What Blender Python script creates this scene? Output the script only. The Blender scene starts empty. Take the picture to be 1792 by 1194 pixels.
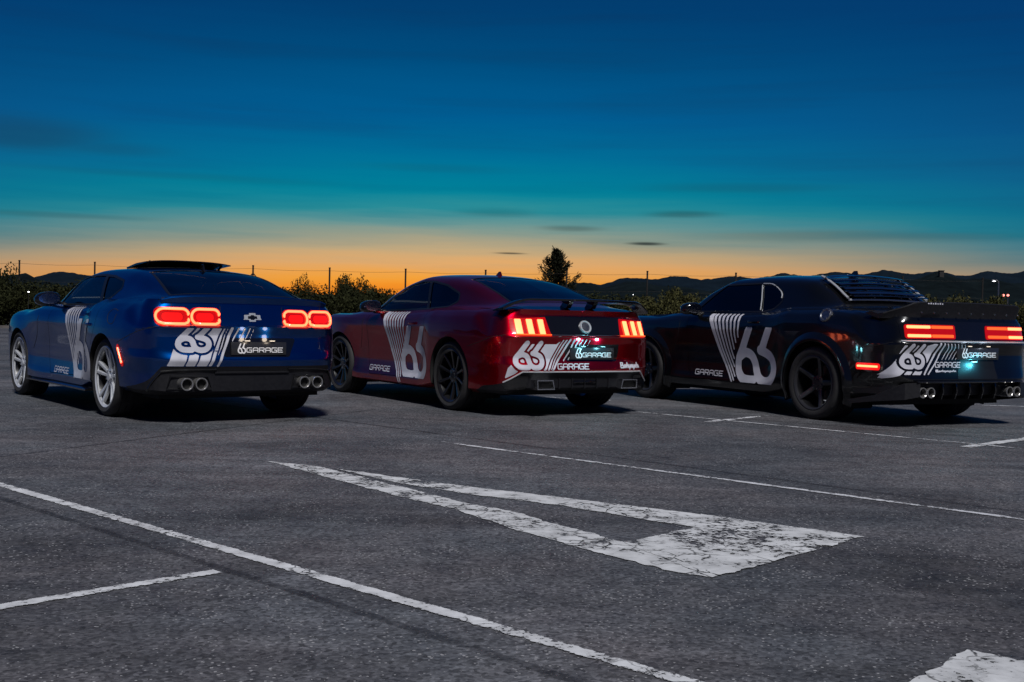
import bpy, bmesh, math, random
import numpy as np
from mathutils import Vector, Matrix
from mathutils.bvhtree import BVHTree
random.seed(7); RNG = np.random.default_rng(7)
R = math.radians
sc = bpy.context.scene
COL = sc.collection

# ------------------------------------------------------------------ camera
FPX, HY, CAMH, ROLL = 1972.789, 557.4, 0.9397, 0.0229      # focal px (1792 wide), horizon row, height, roll
CX, CY = 896.0, 597.0
_p = math.atan2(CY - HY, FPX)
CF = np.array([0, math.cos(_p), -math.sin(_p)])
_r0 = np.array([1.0, 0, 0]); _u0 = np.array([0, math.sin(_p), math.cos(_p)])
CR = math.cos(ROLL)*_r0 + math.sin(ROLL)*_u0
CU = math.cos(ROLL)*_u0 - math.sin(ROLL)*_r0
cam_d = bpy.data.cameras.new('camera'); cam = bpy.data.objects.new('camera', cam_d); COL.objects.link(cam)
cam.matrix_world = Matrix(((CR[0], CU[0], -CF[0], 0), (CR[1], CU[1], -CF[1], 0), (CR[2], CU[2], -CF[2], CAMH), (0, 0, 0, 1)))
cam_d.sensor_fit = 'HORIZONTAL'; cam_d.sensor_width = 36.0; cam_d.lens = FPX/1792*36
cam_d.clip_start = 0.05; cam_d.clip_end = 12000
sc.camera = cam

def ray(u, v):
    return CF + (u-CX)/FPX*CR + (CY-v)/FPX*CU
def gp(u, v, z=0.0):                      # pixel -> point on the level z
    d = ray(u, v); t = (z-CAMH)/d[2]; return np.array([0, 0, CAMH]) + t*d
def at(u, v, Y):                          # pixel -> point at depth Y
    d = ray(u, v); return np.array([0, 0, CAMH]) + d*(Y/d[1])

# ------------------------------------------------------------------ view, world, sun
sc.view_settings.view_transform = 'Standard'; sc.view_settings.look = 'None'
sc.view_settings.exposure = 0.0; sc.view_settings.gamma = 1.0
sc.render.engine = 'CYCLES'
sc.cycles.max_bounces = 8; sc.cycles.transparent_max_bounces = 16
sc.cycles.use_denoising = True
sc.cycles.sample_clamp_indirect = 6.0

def lin(r, g, b):
    f = lambda c: (c/12.92 if c <= 0.04045 else ((c+0.055)/1.055)**2.4)
    return (f(r/255), f(g/255), f(b/255), 1.0)

world = bpy.data.worlds.new('World'); sc.world = world; world.use_nodes = True
wt = world.node_tree; wn = wt.nodes; wl = wt.links; wn.clear()
def W(t, **kw):
    n = wn.new(t)
    for k, v in kw.items(): setattr(n, k, v)
    return n
def wmath(op, a, b=None, c=None, clamp=False):
    n = wn.new('ShaderNodeMath'); n.operation = op; n.use_clamp = clamp
    for i, s in enumerate((a, b, c)):
        if s is None: continue
        if isinstance(s, (int, float)): n.inputs[i].default_value = s
        else: wl.new(s, n.inputs[i])
    return n.outputs[0]
tc = W('ShaderNodeTexCoord'); sep = W('ShaderNodeSeparateXYZ'); wl.new(tc.outputs['Generated'], sep.inputs[0])
X_, Y_, Z_ = sep.outputs
az = wmath('ARCTAN2', X_, Y_)                                  # 0 = straight ahead, + to the right
el = wmath('ARCSINE', Z_)
# soft cirrus: stretched noise nudges the elevation at which the colours change
comb = W('ShaderNodeCombineXYZ')
wl.new(wmath('MULTIPLY', az, 1.6), comb.inputs[0]); wl.new(wmath('MULTIPLY', el, 26.0), comb.inputs[1])
nz = W('ShaderNodeTexNoise'); nz.inputs['Scale'].default_value = 1.6; nz.inputs['Detail'].default_value = 5; nz.inputs['Roughness'].default_value = 0.55
wl.new(comb.outputs[0], nz.inputs['Vector'])
wob = wmath('MULTIPLY', wmath('SUBTRACT', nz.outputs[0], 0.5), 0.030)
elw = wmath('ADD', el, wob)
elw = wmath('ADD', elw, wmath('MULTIPLY', wmath('MULTIPLY', az, az), 0.105))
elw = wmath('ADD', elw, 0.0082)   # the glow is lower away from the sunset
def ramp(stops, fac):
    n = W('ShaderNodeValToRGB'); cr = n.color_ramp; cr.interpolation = 'LINEAR'
    while len(cr.elements) > 1: cr.elements.remove(cr.elements[-1])
    cr.elements[0].position, cr.elements[0].color = stops[0][0], lin(*stops[0][1])
    for p, c in stops[1:]:
        e = cr.elements.new(p); e.color = lin(*c)
    wl.new(fac, n.inputs[0]); return n.outputs[0]
fac = wmath('DIVIDE', elw, math.pi/2, clamp=True)
def el2f(y): return math.atan((HY-y)/FPX)/(math.pi/2)
sunset = ramp([(0, (150, 70, 25)), (el2f(515), (225, 120, 35)), (el2f(490), (246, 146, 36)), (el2f(470), (243, 164, 62)), (el2f(450), (228, 170, 106)),
               (el2f(428), (200, 170, 125)), (el2f(405), (158, 158, 136)), (el2f(378), (105, 150, 148)), (el2f(350), (38, 140, 152)), (el2f(322), (0, 130, 153)),
               (el2f(270), (0, 112, 152)), (el2f(190), (0, 92, 145)), (el2f(90), (0, 76, 126)), (el2f(0), (2, 62, 112)), (0.32, (4, 48, 104)), (0.6, (5, 34, 80)), (1, (4, 24, 62))], fac)
dusk = ramp([(0, (34, 46, 70)), (0.03, (36, 58, 88)), (0.07, (30, 78, 118)), (0.16, (6, 60, 116)), (0.32, (5, 44, 100)), (0.6, (5, 32, 78)), (1, (4, 24, 62))], fac)
ca = wmath('MAXIMUM', wmath('COSINE', wmath('ADD', az, 0.06)), 0.0)
wgt = wmath('POWER', ca, 4.5)
mix = W('ShaderNodeMixRGB'); wl.new(wgt, mix.inputs[0]); wl.new(dusk, mix.inputs[1]); wl.new(sunset, mix.inputs[2])
sky_col = mix.outputs[0]
# thin dark streaks of cloud low in the sky
def streak(u, v, w, h, depth, prev):
    d = ray(u, v); d = d/np.linalg.norm(d); a0 = math.atan2(d[0], d[1]); e0 = math.asin(d[2])
    da = wmath('DIVIDE', wmath('SUBTRACT', az, a0), w/FPX)
    de = wmath('DIVIDE', wmath('SUBTRACT', wmath('ADD', el, wmath('MULTIPLY', wob, 0.12*h/3)), e0), h/FPX)
    q = wmath('ADD', wmath('MULTIPLY', da, da), wmath('MULTIPLY', de, de))
    m = wmath('MULTIPLY', wmath('EXPONENT', wmath('MULTIPLY', wmath('POWER', q, 1.5), -1.0)), depth)
    return wmath('MAXIMUM', prev, m)
cl = wmath('MULTIPLY', wmath('SUBTRACT', nz.outputs[0], 0.5, clamp=True), 0.5)
for s in ((893, 443.5, 26, 1.6, 0.75), (1131, 426, 32, 3.0, 0.85), (1195, 376, 60, 6, 0.40), (1000, 400, 52, 5, 0.38), (870, 372, 70, 7, 0.22),
          (1290, 330, 160, 9, 0.20), (40, 232, 130, 26, 0.34), (170, 258, 110, 12, 0.2), (1500, 415, 260, 10, 0.25), (90, 376, 150, 5, 0.22), (330, 310, 260, 8, .14), (760, 296, 130, 7, .13)):
    cl = streak(*s, cl)
dk = W('ShaderNodeMixRGB'); wl.new(cl, dk.inputs[0]); wl.new(sky_col, dk.inputs[1]); dk.inputs[2].default_value = lin(28, 36, 40)
bg = W('ShaderNodeBackground'); wl.new(dk.outputs[0], bg.inputs[0]); bg.inputs[1].default_value = 1.0
wo = W('ShaderNodeOutputWorld'); wl.new(bg.outputs[0], wo.inputs[0])

sun_d = bpy.data.lights.new('sun', 'SUN'); sun = bpy.data.objects.new('sun', sun_d); COL.objects.link(sun)
SUN_EL, SUN_AZ = R(54), R(-77)
SUN_DIR = Vector((math.cos(SUN_EL)*math.cos(SUN_AZ), math.cos(SUN_EL)*math.sin(SUN_AZ), math.sin(SUN_EL)))   # towards the light
sun.rotation_euler = SUN_DIR.to_track_quat('Z', 'Y').to_euler()
sun_d.energy = 3.7; sun_d.angle = R(9.0); sun_d.color = (1.0, 0.985, 0.975)

# ------------------------------------------------------------------ materials
MATS = {}
def newmat(name):
    m = bpy.data.materials.new(name); m.use_nodes = True; MATS[name] = m
    return m, m.node_tree.nodes, m.node_tree.links, m.node_tree.nodes['Principled BSDF']
def plain(name, col, rough=0.5, metal=0.0, coat=0.0, spec=0.5, emit=None, es=0.0, noise=0.0, nscale=40.0, coat_rough=0.03):
    m, n, l, b = newmat(name)
    b.inputs['Base Color'].default_value = (*col, 1); b.inputs['Roughness'].default_value = rough; b.inputs['Metallic'].default_value = metal
    b.inputs['Coat Weight'].default_value = coat; b.inputs['Coat Roughness'].default_value = coat_rough; b.inputs['Specular IOR Level'].default_value = spec
    if emit:
        b.inputs['Emission Color'].default_value = (*emit, 1); b.inputs['Emission Strength'].default_value = es
    if noise:
        t = n.new('ShaderNodeTexCoord'); x = n.new('ShaderNodeTexNoise'); x.inputs['Scale'].default_value = nscale; x.inputs['Detail'].default_value = 6
        l.new(t.outputs['Object'], x.inputs['Vector'])
        mp = n.new('ShaderNodeMapRange'); mp.inputs['From Min'].default_value = 0.3; mp.inputs['From Max'].default_value = 0.7
        mp.inputs['To Min'].default_value = 1-noise; mp.inputs['To Max'].default_value = 1+noise; l.new(x.outputs[0], mp.inputs[0])
        mm = n.new('ShaderNodeMixRGB'); mm.blend_type = 'MULTIPLY'; mm.inputs[0].default_value = 1; mm.inputs[1].default_value = (*col, 1)
        l.new(mp.outputs[0], mm.inputs[2]); l.new(mm.outputs[0], b.inputs['Base Color'])
        mr = n.new('ShaderNodeMapRange'); mr.inputs['To Min'].default_value = max(0.02, rough-0.08); mr.inputs['To Max'].default_value = min(1, rough+0.1)
        l.new(x.outputs[0], mr.inputs[0]); l.new(mr.outputs[0], b.inputs['Roughness'])
    return m
def paint(name, col, rough=0.32, metal=0.35):
    m, n, l, b = newmat(name)
    t = n.new('ShaderNodeTexCoord')
    fl = n.new('ShaderNodeTexVoronoi'); fl.inputs['Scale'].default_value = 900; l.new(t.outputs['Object'], fl.inputs['Vector'])
    mp = n.new('ShaderNodeMapRange'); mp.inputs['To Min'].default_value = 0.75; mp.inputs['To Max'].default_value = 1.3; l.new(fl.outputs['Distance'], mp.inputs[0])
    mm = n.new('ShaderNodeMixRGB'); mm.blend_type = 'MULTIPLY'; mm.inputs[0].default_value = 1; mm.inputs[1].default_value = (*col, 1); l.new(mp.outputs[0], mm.inputs[2])
    l.new(mm.outputs[0], b.inputs['Base Color'])
    b.inputs['Metallic'].default_value = metal; b.inputs['Roughness'].default_value = rough
    b.inputs['Coat Weight'].default_value = 1.0; b.inputs['Coat IOR'].default_value = 1.5; b.inputs['Specular IOR Level'].default_value = 0.25
    dn = n.new('ShaderNodeTexNoise'); dn.inputs['Scale'].default_value = 3.5; dn.inputs['Detail'].default_value = 7; l.new(t.outputs['Object'], dn.inputs['Vector'])
    dr = n.new('ShaderNodeMapRange'); dr.inputs['From Min'].default_value = 0.35; dr.inputs['From Max'].default_value = 0.75; dr.inputs['To Min'].default_value = 0.025; dr.inputs['To Max'].default_value = 0.10
    l.new(dn.outputs[0], dr.inputs[0]); l.new(dr.outputs[0], b.inputs['Coat Roughness'])
    return m
def glass(name, tint, refl=1.0):
    m, n, l, b = newmat(name); n.remove(b)
    tr = n.new('ShaderNodeBsdfTransparent'); tr.inputs[0].default_value = (*tint, 1)
    gl = n.new('ShaderNodeBsdfGlossy'); gl.inputs['Roughness'].default_value = 0.02; gl.inputs[0].default_value = (refl, refl, refl, 1)
    fr = n.new('ShaderNodeFresnel'); fr.inputs[0].default_value = 1.5
    mx = n.new('ShaderNodeMixShader'); l.new(fr.outputs[0], mx.inputs[0]); l.new(tr.outputs[0], mx.inputs[1]); l.new(gl.outputs[0], mx.inputs[2])
    l.new(mx.outputs[0], n['Material Output'].inputs[0]); return m
def emitter(name, col, s, base=(0.02, 0.0, 0.0)):
    return plain(name, base, 0.25, emit=col, es=s, coat=0.6)

paint('blue_paint', (0.0005, 0.062, 0.28), 0.33, 1.0); paint('red_paint', (0.50, 0.001, 0.012), 0.34, 1.0);
plain('satin_silver', (0.58, 0.60, 0.63), 0.3, 0.5); plain('dark_masonry', (0.018, 0.018, 0.018), 0.9); paint('black_paint', (0.0035, 0.004, 0.005), 0.28)
plain('black_plastic', (0.007, 0.007, 0.009), 0.5, noise=0.25, spec=0.3); plain('gloss_black', (0.005, 0.005, 0.006), 0.12, coat=0.8)
plain('black_trim', (0.006, 0.006, 0.007), 0.35); plain('liner', (0.004, 0.004, 0.004), 0.9)
plain('tyre_rubber', (0.014, 0.014, 0.015), 0.75, noise=0.3, nscale=30); plain('chrome', (0.75, 0.76, 0.78), 0.12, 1.0)
plain('rim_silver', (0.66, 0.68, 0.71), 0.28, 0.45, noise=0.12, nscale=14); plain('rim_black', (0.008, 0.008, 0.009), 0.28, coat=0.6)
plain('dark_chrome', (0.42, 0.41, 0.40), 0.2, 0.8); plain('recess_plastic', (0.006, 0.006, 0.007), 0.4)
plain('rim_grey', (0.05, 0.05, 0.055), 0.35, 0.6); plain('steel', (0.30, 0.30, 0.31), 0.35, 1.0, noise=0.2)
plain('vinyl', (0.50, 0.50, 0.56), 0.34, coat=0.5, noise=0.14, nscale=5); plain('vinyl_blue_under', (0.003, 0.03, 0.16), 0.3, coat=0.6)
plain('vinyl_red_under', (0.13, 0.002, 0.010), 0.3, coat=0.6); plain('vinyl_black_under', (0.005, 0.006, 0.009), 0.3, coat=0.6)
plain('plate_black', (0.02, 0.02, 0.022), 0.3, coat=0.5); plain('plate_print', (0.72, 0.72, 0.74), 0.45)
plain('interior', (0.16, 0.18, 0.18), 0.7, noise=0.2); plain('seat_leather', (0.12, 0.12, 0.12), 0.5, noise=0.2)
glass('glass_clear', (0.84, 0.90, 0.90)); glass('glass_dark', (0.05, 0.06, 0.065)); glass('glass_black', (0.015, 0.017, 0.02))
glass('glass_lens', (0.75, 0.75, 0.78))
emitter('lamp_core', (1.0, 0.11, 0.042), 5.5); emitter('lamp_core_hot', (1.0, 0.15, 0.055), 6.0); emitter('lamp_amber', (1.0, 0.12, 0.02), 1.5)
emitter('lamp_red', (1.0, 0.008, 0.005), 1.0, (0.25, 0.0, 0.0)); emitter('lamp_red_dim', (1.0, 0.006, 0.004), 0.34, (0.2, 0.0, 0.0))
emitter('plate_led', (1, 0.80, 0.58), 1.2, (0.3, 0.3, 0.3)); emitter('plate_led_teal', (0.25, 0.85, 1.0), 1.6, (0.3, 0.3, 0.3))
emitter('street_led', (0.95, 0.97, 1.0), 6.0, (0.3, 0.3, 0.3)); emitter('far_red_lens', (1.0, 0.25, 0.2), 3.0)
plain('post_metal', (0.016, 0.014, 0.013), 0.7, 0.3, noise=0.3, nscale=12); plain('wire_metal', (0.02, 0.018, 0.016), 0.6, 0.4)
plain('bark', (0.035, 0.026, 0.02), 0.9, noise=0.4, nscale=9); plain('masonry', (0.10, 0.09, 0.085), 0.9, noise=0.3, nscale=2)

def leafmat(name, a, b_):
    m, n, l, b = newmat(name)
    oi = n.new('ShaderNodeObjectInfo'); g = n.new('ShaderNodeNewGeometry'); nz = n.new('ShaderNodeTexNoise'); nz.inputs['Scale'].default_value = 1.6
    l.new(g.outputs['Position'], nz.inputs['Vector'])
    ad = n.new('ShaderNodeMath'); ad.operation = 'ADD'; l.new(nz.outputs[0], ad.inputs[0])
    m2 = n.new('ShaderNodeMath'); m2.operation = 'MULTIPLY'; m2.inputs[1].default_value = 0.5; l.new(g.outputs['Random Per Island'], m2.inputs[0]); l.new(m2.outputs[0], ad.inputs[1])
    cr = n.new('ShaderNodeValToRGB'); cr.color_ramp.elements[0].position = 0.35; cr.color_ramp.elements[0].color = (*a, 1); cr.color_ramp.elements[1].position = 1.0; cr.color_ramp.elements[1].color = (*b_, 1)
    l.new(ad.outputs[0], cr.inputs[0]); l.new(cr.outputs[0], b.inputs['Base Color']); b.inputs['Roughness'].default_value = 0.9; b.inputs['Specular IOR Level'].default_value = 0.08
    return m
leafmat('leaf_dark', (0.006, 0.008, 0.003), (0.024, 0.026, 0.010)); leafmat('leaf_olive', (0.014, 0.015, 0.005), (0.060, 0.058, 0.022))
leafmat('leaf_pine', (0.010, 0.012, 0.007), (0.022, 0.022, 0.012))

def asphalt_mat(name='asphalt'):
    m, n, l, b = newmat(name)
    tcn = n.new('ShaderNodeTexCoord'); P = tcn.outputs['Object']
    def noise(s, d=4, r=0.55, vec=None, dist=0):
        x = n.new('ShaderNodeTexNoise'); x.inputs['Scale'].default_value = s; x.inputs['Detail'].default_value = d; x.inputs['Roughness'].default_value = r; x.inputs['Distortion'].default_value = dist
        l.new(vec or P, x.inputs['Vector']); return x
    def rng(s, a0, a1, b0, b1, smooth=False):
        x = n.new('ShaderNodeMapRange'); x.interpolation_type = 'SMOOTHSTEP' if smooth else 'LINEAR'
        for k, v in zip(('From Min', 'From Max', 'To Min', 'To Max'), (a0, a1, b0, b1)): x.inputs[k].default_value = v
        l.new(s, x.inputs[0]); return x.outputs[0]
    def mul(c, s, blend='MULTIPLY', f=1.0):
        x = n.new('ShaderNodeMixRGB'); x.blend_type = blend; x.inputs[0].default_value = f
        if isinstance(c, tuple): x.inputs[1].default_value = c
        else: l.new(c, x.inputs[1])
        if isinstance(s, tuple): x.inputs[2].default_value = s
        else: l.new(s, x.inputs[2])
        return x.outputs[0]
    big = noise(0.45, 5, 0.6, dist=0.6)
    cr = n.new('ShaderNodeValToRGB'); e = cr.color_ramp.elements
    e[0].position = 0.30; e[0].color = (0.032, 0.034, 0.039, 1); e[1].position = 0.72; e[1].color = (0.100, 0.101, 0.109, 1)
    l.new(big.outputs[0], cr.inputs[0])
    tint = noise(0.9, 3)                                    # faint warm and cool stains
    tr = n.new('ShaderNodeValToRGB'); te = tr.color_ramp.elements; te[0].position = 0.38; te[0].color = (0.95, 1.0, 1.04, 1); te[1].position = 0.62; te[1].color = (1.05, 0.99, 0.985, 1)
    l.new(tint.outputs[0], tr.inputs[0]); c = mul(cr.outputs[0], tr.outputs[0])
    mapn = n.new('ShaderNodeMapping'); mapn.inputs['Rotation'].default_value = (0, 0, R(44)); mapn.inputs['Scale'].default_value = (0.25, 3.0, 1); l.new(P, mapn.inputs[0])
    st = noise(1.6, 5, 0.6, mapn.outputs[0]); c = mul(c, rng(st.outputs[0], 0.3, 0.7, 0.72, 1.22))
    pat = noise(0.17, 4, 0.6, dist=1.0); c = mul(c, rng(pat.outputs[0], 0.35, 0.65, 0.80, 1.12, True))
    stn = noise(0.75, 6, 0.6, dist=0.8); c = mul(c, rng(stn.outputs[0], 0.55, 0.68, 1.0, 0.66, True))
    mid = noise(7, 5, 0.65); c = mul(c, rng(mid.outputs[0], 0.3, 0.7, 0.78, 1.2))
    ag = n.new('ShaderNodeTexVoronoi'); ag.inputs['Scale'].default_value = 72; l.new(P, ag.inputs['Vector'])
    c = mul(c, rng(ag.outputs['Color'], 0.0, 1.0, 0.35, 1.65))
    pit = noise(55, 3, 0.7); c = mul(c, rng(pit.outputs[0], 0.3, 0.7, 0.6, 1.35))
    sp = n.new('ShaderNodeTexVoronoi'); sp.inputs['Scale'].default_value = 42; l.new(P, sp.inputs['Vector'])      # pale chips
    spn = noise(3.0, 3); thr = rng(spn.outputs[0], 0.32, 0.72, 0.06, 0.25)
    lt = n.new('ShaderNodeMath'); lt.operation = 'LESS_THAN'; l.new(sp.outputs['Distance'], lt.inputs[0]); l.new(thr, lt.inputs[1])
    mixc = n.new('ShaderNodeMixRGB'); l.new(lt.outputs[0], mixc.inputs[0]); l.new(c, mixc.inputs[1]); mixc.inputs[2].default_value = (0.24, 0.24, 0.25, 1); c = mixc.outputs[0]
    ck = n.new('ShaderNodeTexVoronoi'); ck.feature = 'DISTANCE_TO_EDGE'; ck.inputs['Scale'].default_value = 0.42
    wv = noise(2.2, 5, 0.6); wadd = n.new('ShaderNodeMixRGB'); wadd.blend_type = 'ADD'; wadd.inputs[0].default_value = 0.35; l.new(P, wadd.inputs[1]); l.new(wv.outputs['Color'], wadd.inputs[2])
    l.new(wadd.outputs[0], ck.inputs['Vector'])
    ckm = rng(ck.outputs['Distance'], 0.0, 0.004, 0.72, 1.0); c = mul(c, ckm)
    l.new(c, b.inputs['Base Color'])
    l.new(rng(mid.outputs[0], 0.3, 0.7, 0.62, 0.85), b.inputs['Roughness']); b.inputs['Specular IOR Level'].default_value = 0.4
    hs = n.new('ShaderNodeMath'); hs.operation = 'MULTIPLY_ADD'; l.new(ag.outputs['Distance'], hs.inputs[0]); hs.inputs[1].default_value = -0.6; l.new(pit.outputs[0], hs.inputs[2])
    bp = n.new('ShaderNodeBump'); bp.inputs['Strength'].default_value = 0.55; bp.inputs['Distance'].default_value = 0.006; l.new(hs.outputs[0], bp.inputs['Height']); l.new(bp.outputs[0], b.inputs['Normal'])
    return m
asphalt_mat()

def wear_mat(name, col, amount, scale, crack=True, rough=0.7, edge=0.35, soft=0.02, top=1.0, cw=(.012, .03), cg=(.40, .52), cs=9):
    """road paint / bitumen: worn away to nothing by noise, cracks and at its edges (UV v across, 0..1)"""
    m, n, l, b = newmat(name)
    tcn = n.new('ShaderNodeTexCoord'); P = tcn.outputs['Object']; uv = tcn.outputs['UV']
    def noise(s, d=5, r=0.65):
        x = n.new('ShaderNodeTexNoise'); x.inputs['Scale'].default_value = s; x.inputs['Detail'].default_value = d; x.inputs['Roughness'].default_value = r; l.new(P, x.inputs['Vector']); return x.outputs[0]
    def math_(op, a, b2=None):
        x = n.new('ShaderNodeMath'); x.operation = op
        for i, s in enumerate((a, b2)):
            if s is None: continue
            if isinstance(s, (int, float)): x.inputs[i].default_value = s
            else: l.new(s, x.inputs[i])
        return x.outputs[0]
    a = noise(scale); a2 = noise(scale*5.5, 4, 0.7); a3 = noise(1.3, 2)
    s = math_('ADD', math_('MULTIPLY', a, 0.5), math_('MULTIPLY', a2, 0.5))
    s = math_('ADD', s, math_('MULTIPLY', math_('SUBTRACT', a3, 0.5), 0.30))
    sx = n.new('ShaderNodeSeparateXYZ'); l.new(uv, sx.inputs[0])
    e = math_('MULTIPLY', math_('POWER', math_('ABSOLUTE', math_('SUBTRACT', math_('MULTIPLY', sx.outputs[1], 2.0), 1.0)), 5.0), edge)
    s = math_('SUBTRACT', s, math_('MULTIPLY', e, 0.6))
    mk = n.new('ShaderNodeMapRange'); mk.inputs['From Min'].default_value = amount-soft; mk.inputs['From Max'].default_value = amount+soft; mk.inputs['To Max'].default_value = top; l.new(s, mk.inputs[0]); mask = mk.outputs[0]
    if crack:
        v = n.new('ShaderNodeTexVoronoi'); v.feature = 'DISTANCE_TO_EDGE'; v.inputs['Scale'].default_value = cs
        dn = n.new('ShaderNodeTexNoise'); dn.inputs['Scale'].default_value = 6; dn.inputs['Detail'].default_value = 4; l.new(P, dn.inputs['Vector'])
        ad = n.new('ShaderNodeMixRGB'); ad.blend_type = 'ADD'; ad.inputs[0].default_value = 0.16; l.new(P, ad.inputs[1]); l.new(dn.outputs['Color'], ad.inputs[2]); l.new(ad.outputs[0], v.inputs['Vector'])
        cm = n.new('ShaderNodeMapRange'); cm.inputs['From Min'].default_value = cw[0]; cm.inputs['From Max'].default_value = cw[1]; l.new(v.outputs['Distance'], cm.inputs[0])
        gate = n.new('ShaderNodeMapRange'); gate.inputs['From Min'].default_value = cg[0]; gate.inputs['From Max'].default_value = cg[1]; l.new(noise(2.6, 2), gate.inputs[0])
        mask = math_('MULTIPLY', mask, math_('MAXIMUM', cm.outputs[0], gate.outputs[0]))
    cm2 = n.new('ShaderNodeMapRange'); cm2.inputs['From Min'].default_value = .3; cm2.inputs['From Max'].default_value = .7; cm2.inputs['To Min'].default_value = 0.62; cm2.inputs['To Max'].default_value = 1.18; l.new(a, cm2.inputs[0])
    mm = n.new('ShaderNodeMixRGB'); mm.blend_type = 'MULTIPLY'; mm.inputs[0].default_value = 1; mm.inputs[1].default_value = (*col, 1); l.new(cm2.outputs[0], mm.inputs[2]); l.new(mm.outputs[0], b.inputs['Base Color'])
    b.inputs['Roughness'].default_value = rough
    tr = n.new('ShaderNodeBsdfTransparent'); mx = n.new('ShaderNodeMixShader'); l.new(mask, mx.inputs[0]); l.new(tr.outputs[0], mx.inputs[1]); l.new(b.outputs[0], mx.inputs[2])
    l.new(mx.outputs[0], n['Material Output'].inputs[0]); return m
wear_mat('line_paint', (0.50, 0.51, 0.53), 0.43, 9, edge=.55); wear_mat('line_paint_worn', (0.48, 0.49, 0.52), 0.468, 6); wear_mat('arrow_paint', (0.48, 0.49, 0.505), 0.45, 7, cw=(.012, .045), cg=(.46, .58), cs=8)
wear_mat('bitumen', (0.016, 0.016, 0.018), 0.46, 2.2, crack=False, rough=0.6, edge=0.7, soft=0.16, top=0.5)

def soil_mat():
    m, n, l, b = newmat('dry_grass_ground')
    tcn = n.new('ShaderNodeTexCoord'); x = n.new('ShaderNodeTexNoise'); x.inputs['Scale'].default_value = 0.35; x.inputs['Detail'].default_value = 9; l.new(tcn.outputs['Object'], x.inputs['Vector'])
    cr = n.new('ShaderNodeValToRGB'); e = cr.color_ramp.elements; e[0].position = 0.35; e[0].color = (0.020, 0.020, 0.010, 1); e[1].position = 0.7; e[1].color = (0.055, 0.048, 0.026, 1)
    l.new(x.outputs[0], cr.inputs[0]); l.new(cr.outputs[0], b.inputs['Base Color']); b.inputs['Roughness'].default_value = 0.95
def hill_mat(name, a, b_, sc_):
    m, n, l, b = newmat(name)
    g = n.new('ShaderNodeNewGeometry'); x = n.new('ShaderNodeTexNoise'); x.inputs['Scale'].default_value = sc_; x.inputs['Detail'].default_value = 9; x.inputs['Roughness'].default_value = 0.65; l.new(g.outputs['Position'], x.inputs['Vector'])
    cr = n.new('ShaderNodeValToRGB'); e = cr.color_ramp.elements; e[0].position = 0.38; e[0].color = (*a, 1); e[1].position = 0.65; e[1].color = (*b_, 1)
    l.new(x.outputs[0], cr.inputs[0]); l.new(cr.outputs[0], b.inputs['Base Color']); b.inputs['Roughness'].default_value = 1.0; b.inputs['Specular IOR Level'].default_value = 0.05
soil_mat(); hill_mat('hill_near', (0.002, 0.004, 0.0045), (0.005, 0.009, 0.010), 0.05); hill_mat('hill_far_haze', (0.003, 0.007, 0.012), (0.005, 0.011, 0.018), 0.01)  # far hill colour holds the blue of distant air, a painted haze

# ------------------------------------------------------------------ mesh helpers
def smooth(me, ang=32):
    me.polygons.foreach_set('use_smooth', [True]*len(me.polygons))
    try: me.set_sharp_from_angle(angle=R(ang))
    except Exception: pass
def obj(name, V, F, mat, parent=None, ang=32, weld=True, loc=None):
    me = bpy.data.meshes.new(name)
    me.from_pydata([tuple(map(float, v)) for v in V], [], [tuple(f) for f in F])
    if weld:
        bm = bmesh.new(); bm.from_mesh(me); bmesh.ops.remove_doubles(bm, verts=bm.verts, dist=1e-5); bmesh.ops.delete(bm, geom=[v for v in bm.verts if not v.link_faces], context='VERTS')
        bm.to_mesh(me); bm.free()
    me.validate()
    me.materials.append(MATS[mat]); smooth(me, ang)
    o = bpy.data.objects.new(name, me); COL.objects.link(o)
    if parent is not None: o.parent = parent
    if loc is not None: o.location = loc
    return o
def tag(o, label, cat=None, group=None, kind=None):
    o['label'] = label
    if cat: o['category'] = cat
    if group: o['group'] = group
    if kind: o['kind'] = kind
    return o
def empty(name, loc=(0, 0, 0), rz=0, parent=None):
    o = bpy.data.objects.new(name, None); COL.objects.link(o); o.location = loc; o.rotation_euler = (0, 0, rz); o.empty_display_size = 0.2
    if parent is not None: o.parent = parent
    return o
def join(*parts):
    V, F = [], []
    for v, f in parts:
        k = len(V); V += [tuple(p) for p in v]; F += [tuple(i+k for i in q) for q in f]
    return V, F
def mirror(V, F):
    V = np.array(V, float).reshape(-1, 3).copy(); V[:, 1] *= -1
    return V, [tuple(reversed(f)) for f in F]
def box(x0, x1, y0, y1, z0, z1):
    V = [(x, y, z) for x in (x0, x1) for y in (y0, y1) for z in (z0, z1)]
    return V, [(0, 1, 3, 2), (4, 6, 7, 5), (0, 4, 5, 1), (2, 3, 7, 6), (0, 2, 6, 4), (1, 5, 7, 3)]
def rbox(x0, x1, y0, y1, z0, z1, r=0.01, seg=2):
    bm = bmesh.new(); V, F = box(x0, x1, y0, y1, z0, z1); vs = [bm.verts.new(v) for v in V]
    for f in F: bm.faces.new([vs[i] for i in f])
    bmesh.ops.bevel(bm, geom=bm.edges[:], offset=r, segments=seg, affect='EDGES', profile=0.5)
    bm.verts.index_update(); out = [tuple(v.co) for v in bm.verts], [tuple(v.index for v in f.verts) for f in bm.faces]; bm.free(); return out
def loft(sections, closed=True, caps=True):
    n = len(sections[0]); V = [p for s in sections for p in s]; F = []
    for i in range(len(sections)-1):
        for j in range(n if closed else n-1):
            a, b = i*n+j, i*n+(j+1) % n; F.append((a, b, b+n, a+n))
    if caps and closed: F.append(tuple(range(n-1, -1, -1))); F.append(tuple(range(len(V)-n, len(V))))
    return V, F
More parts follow.
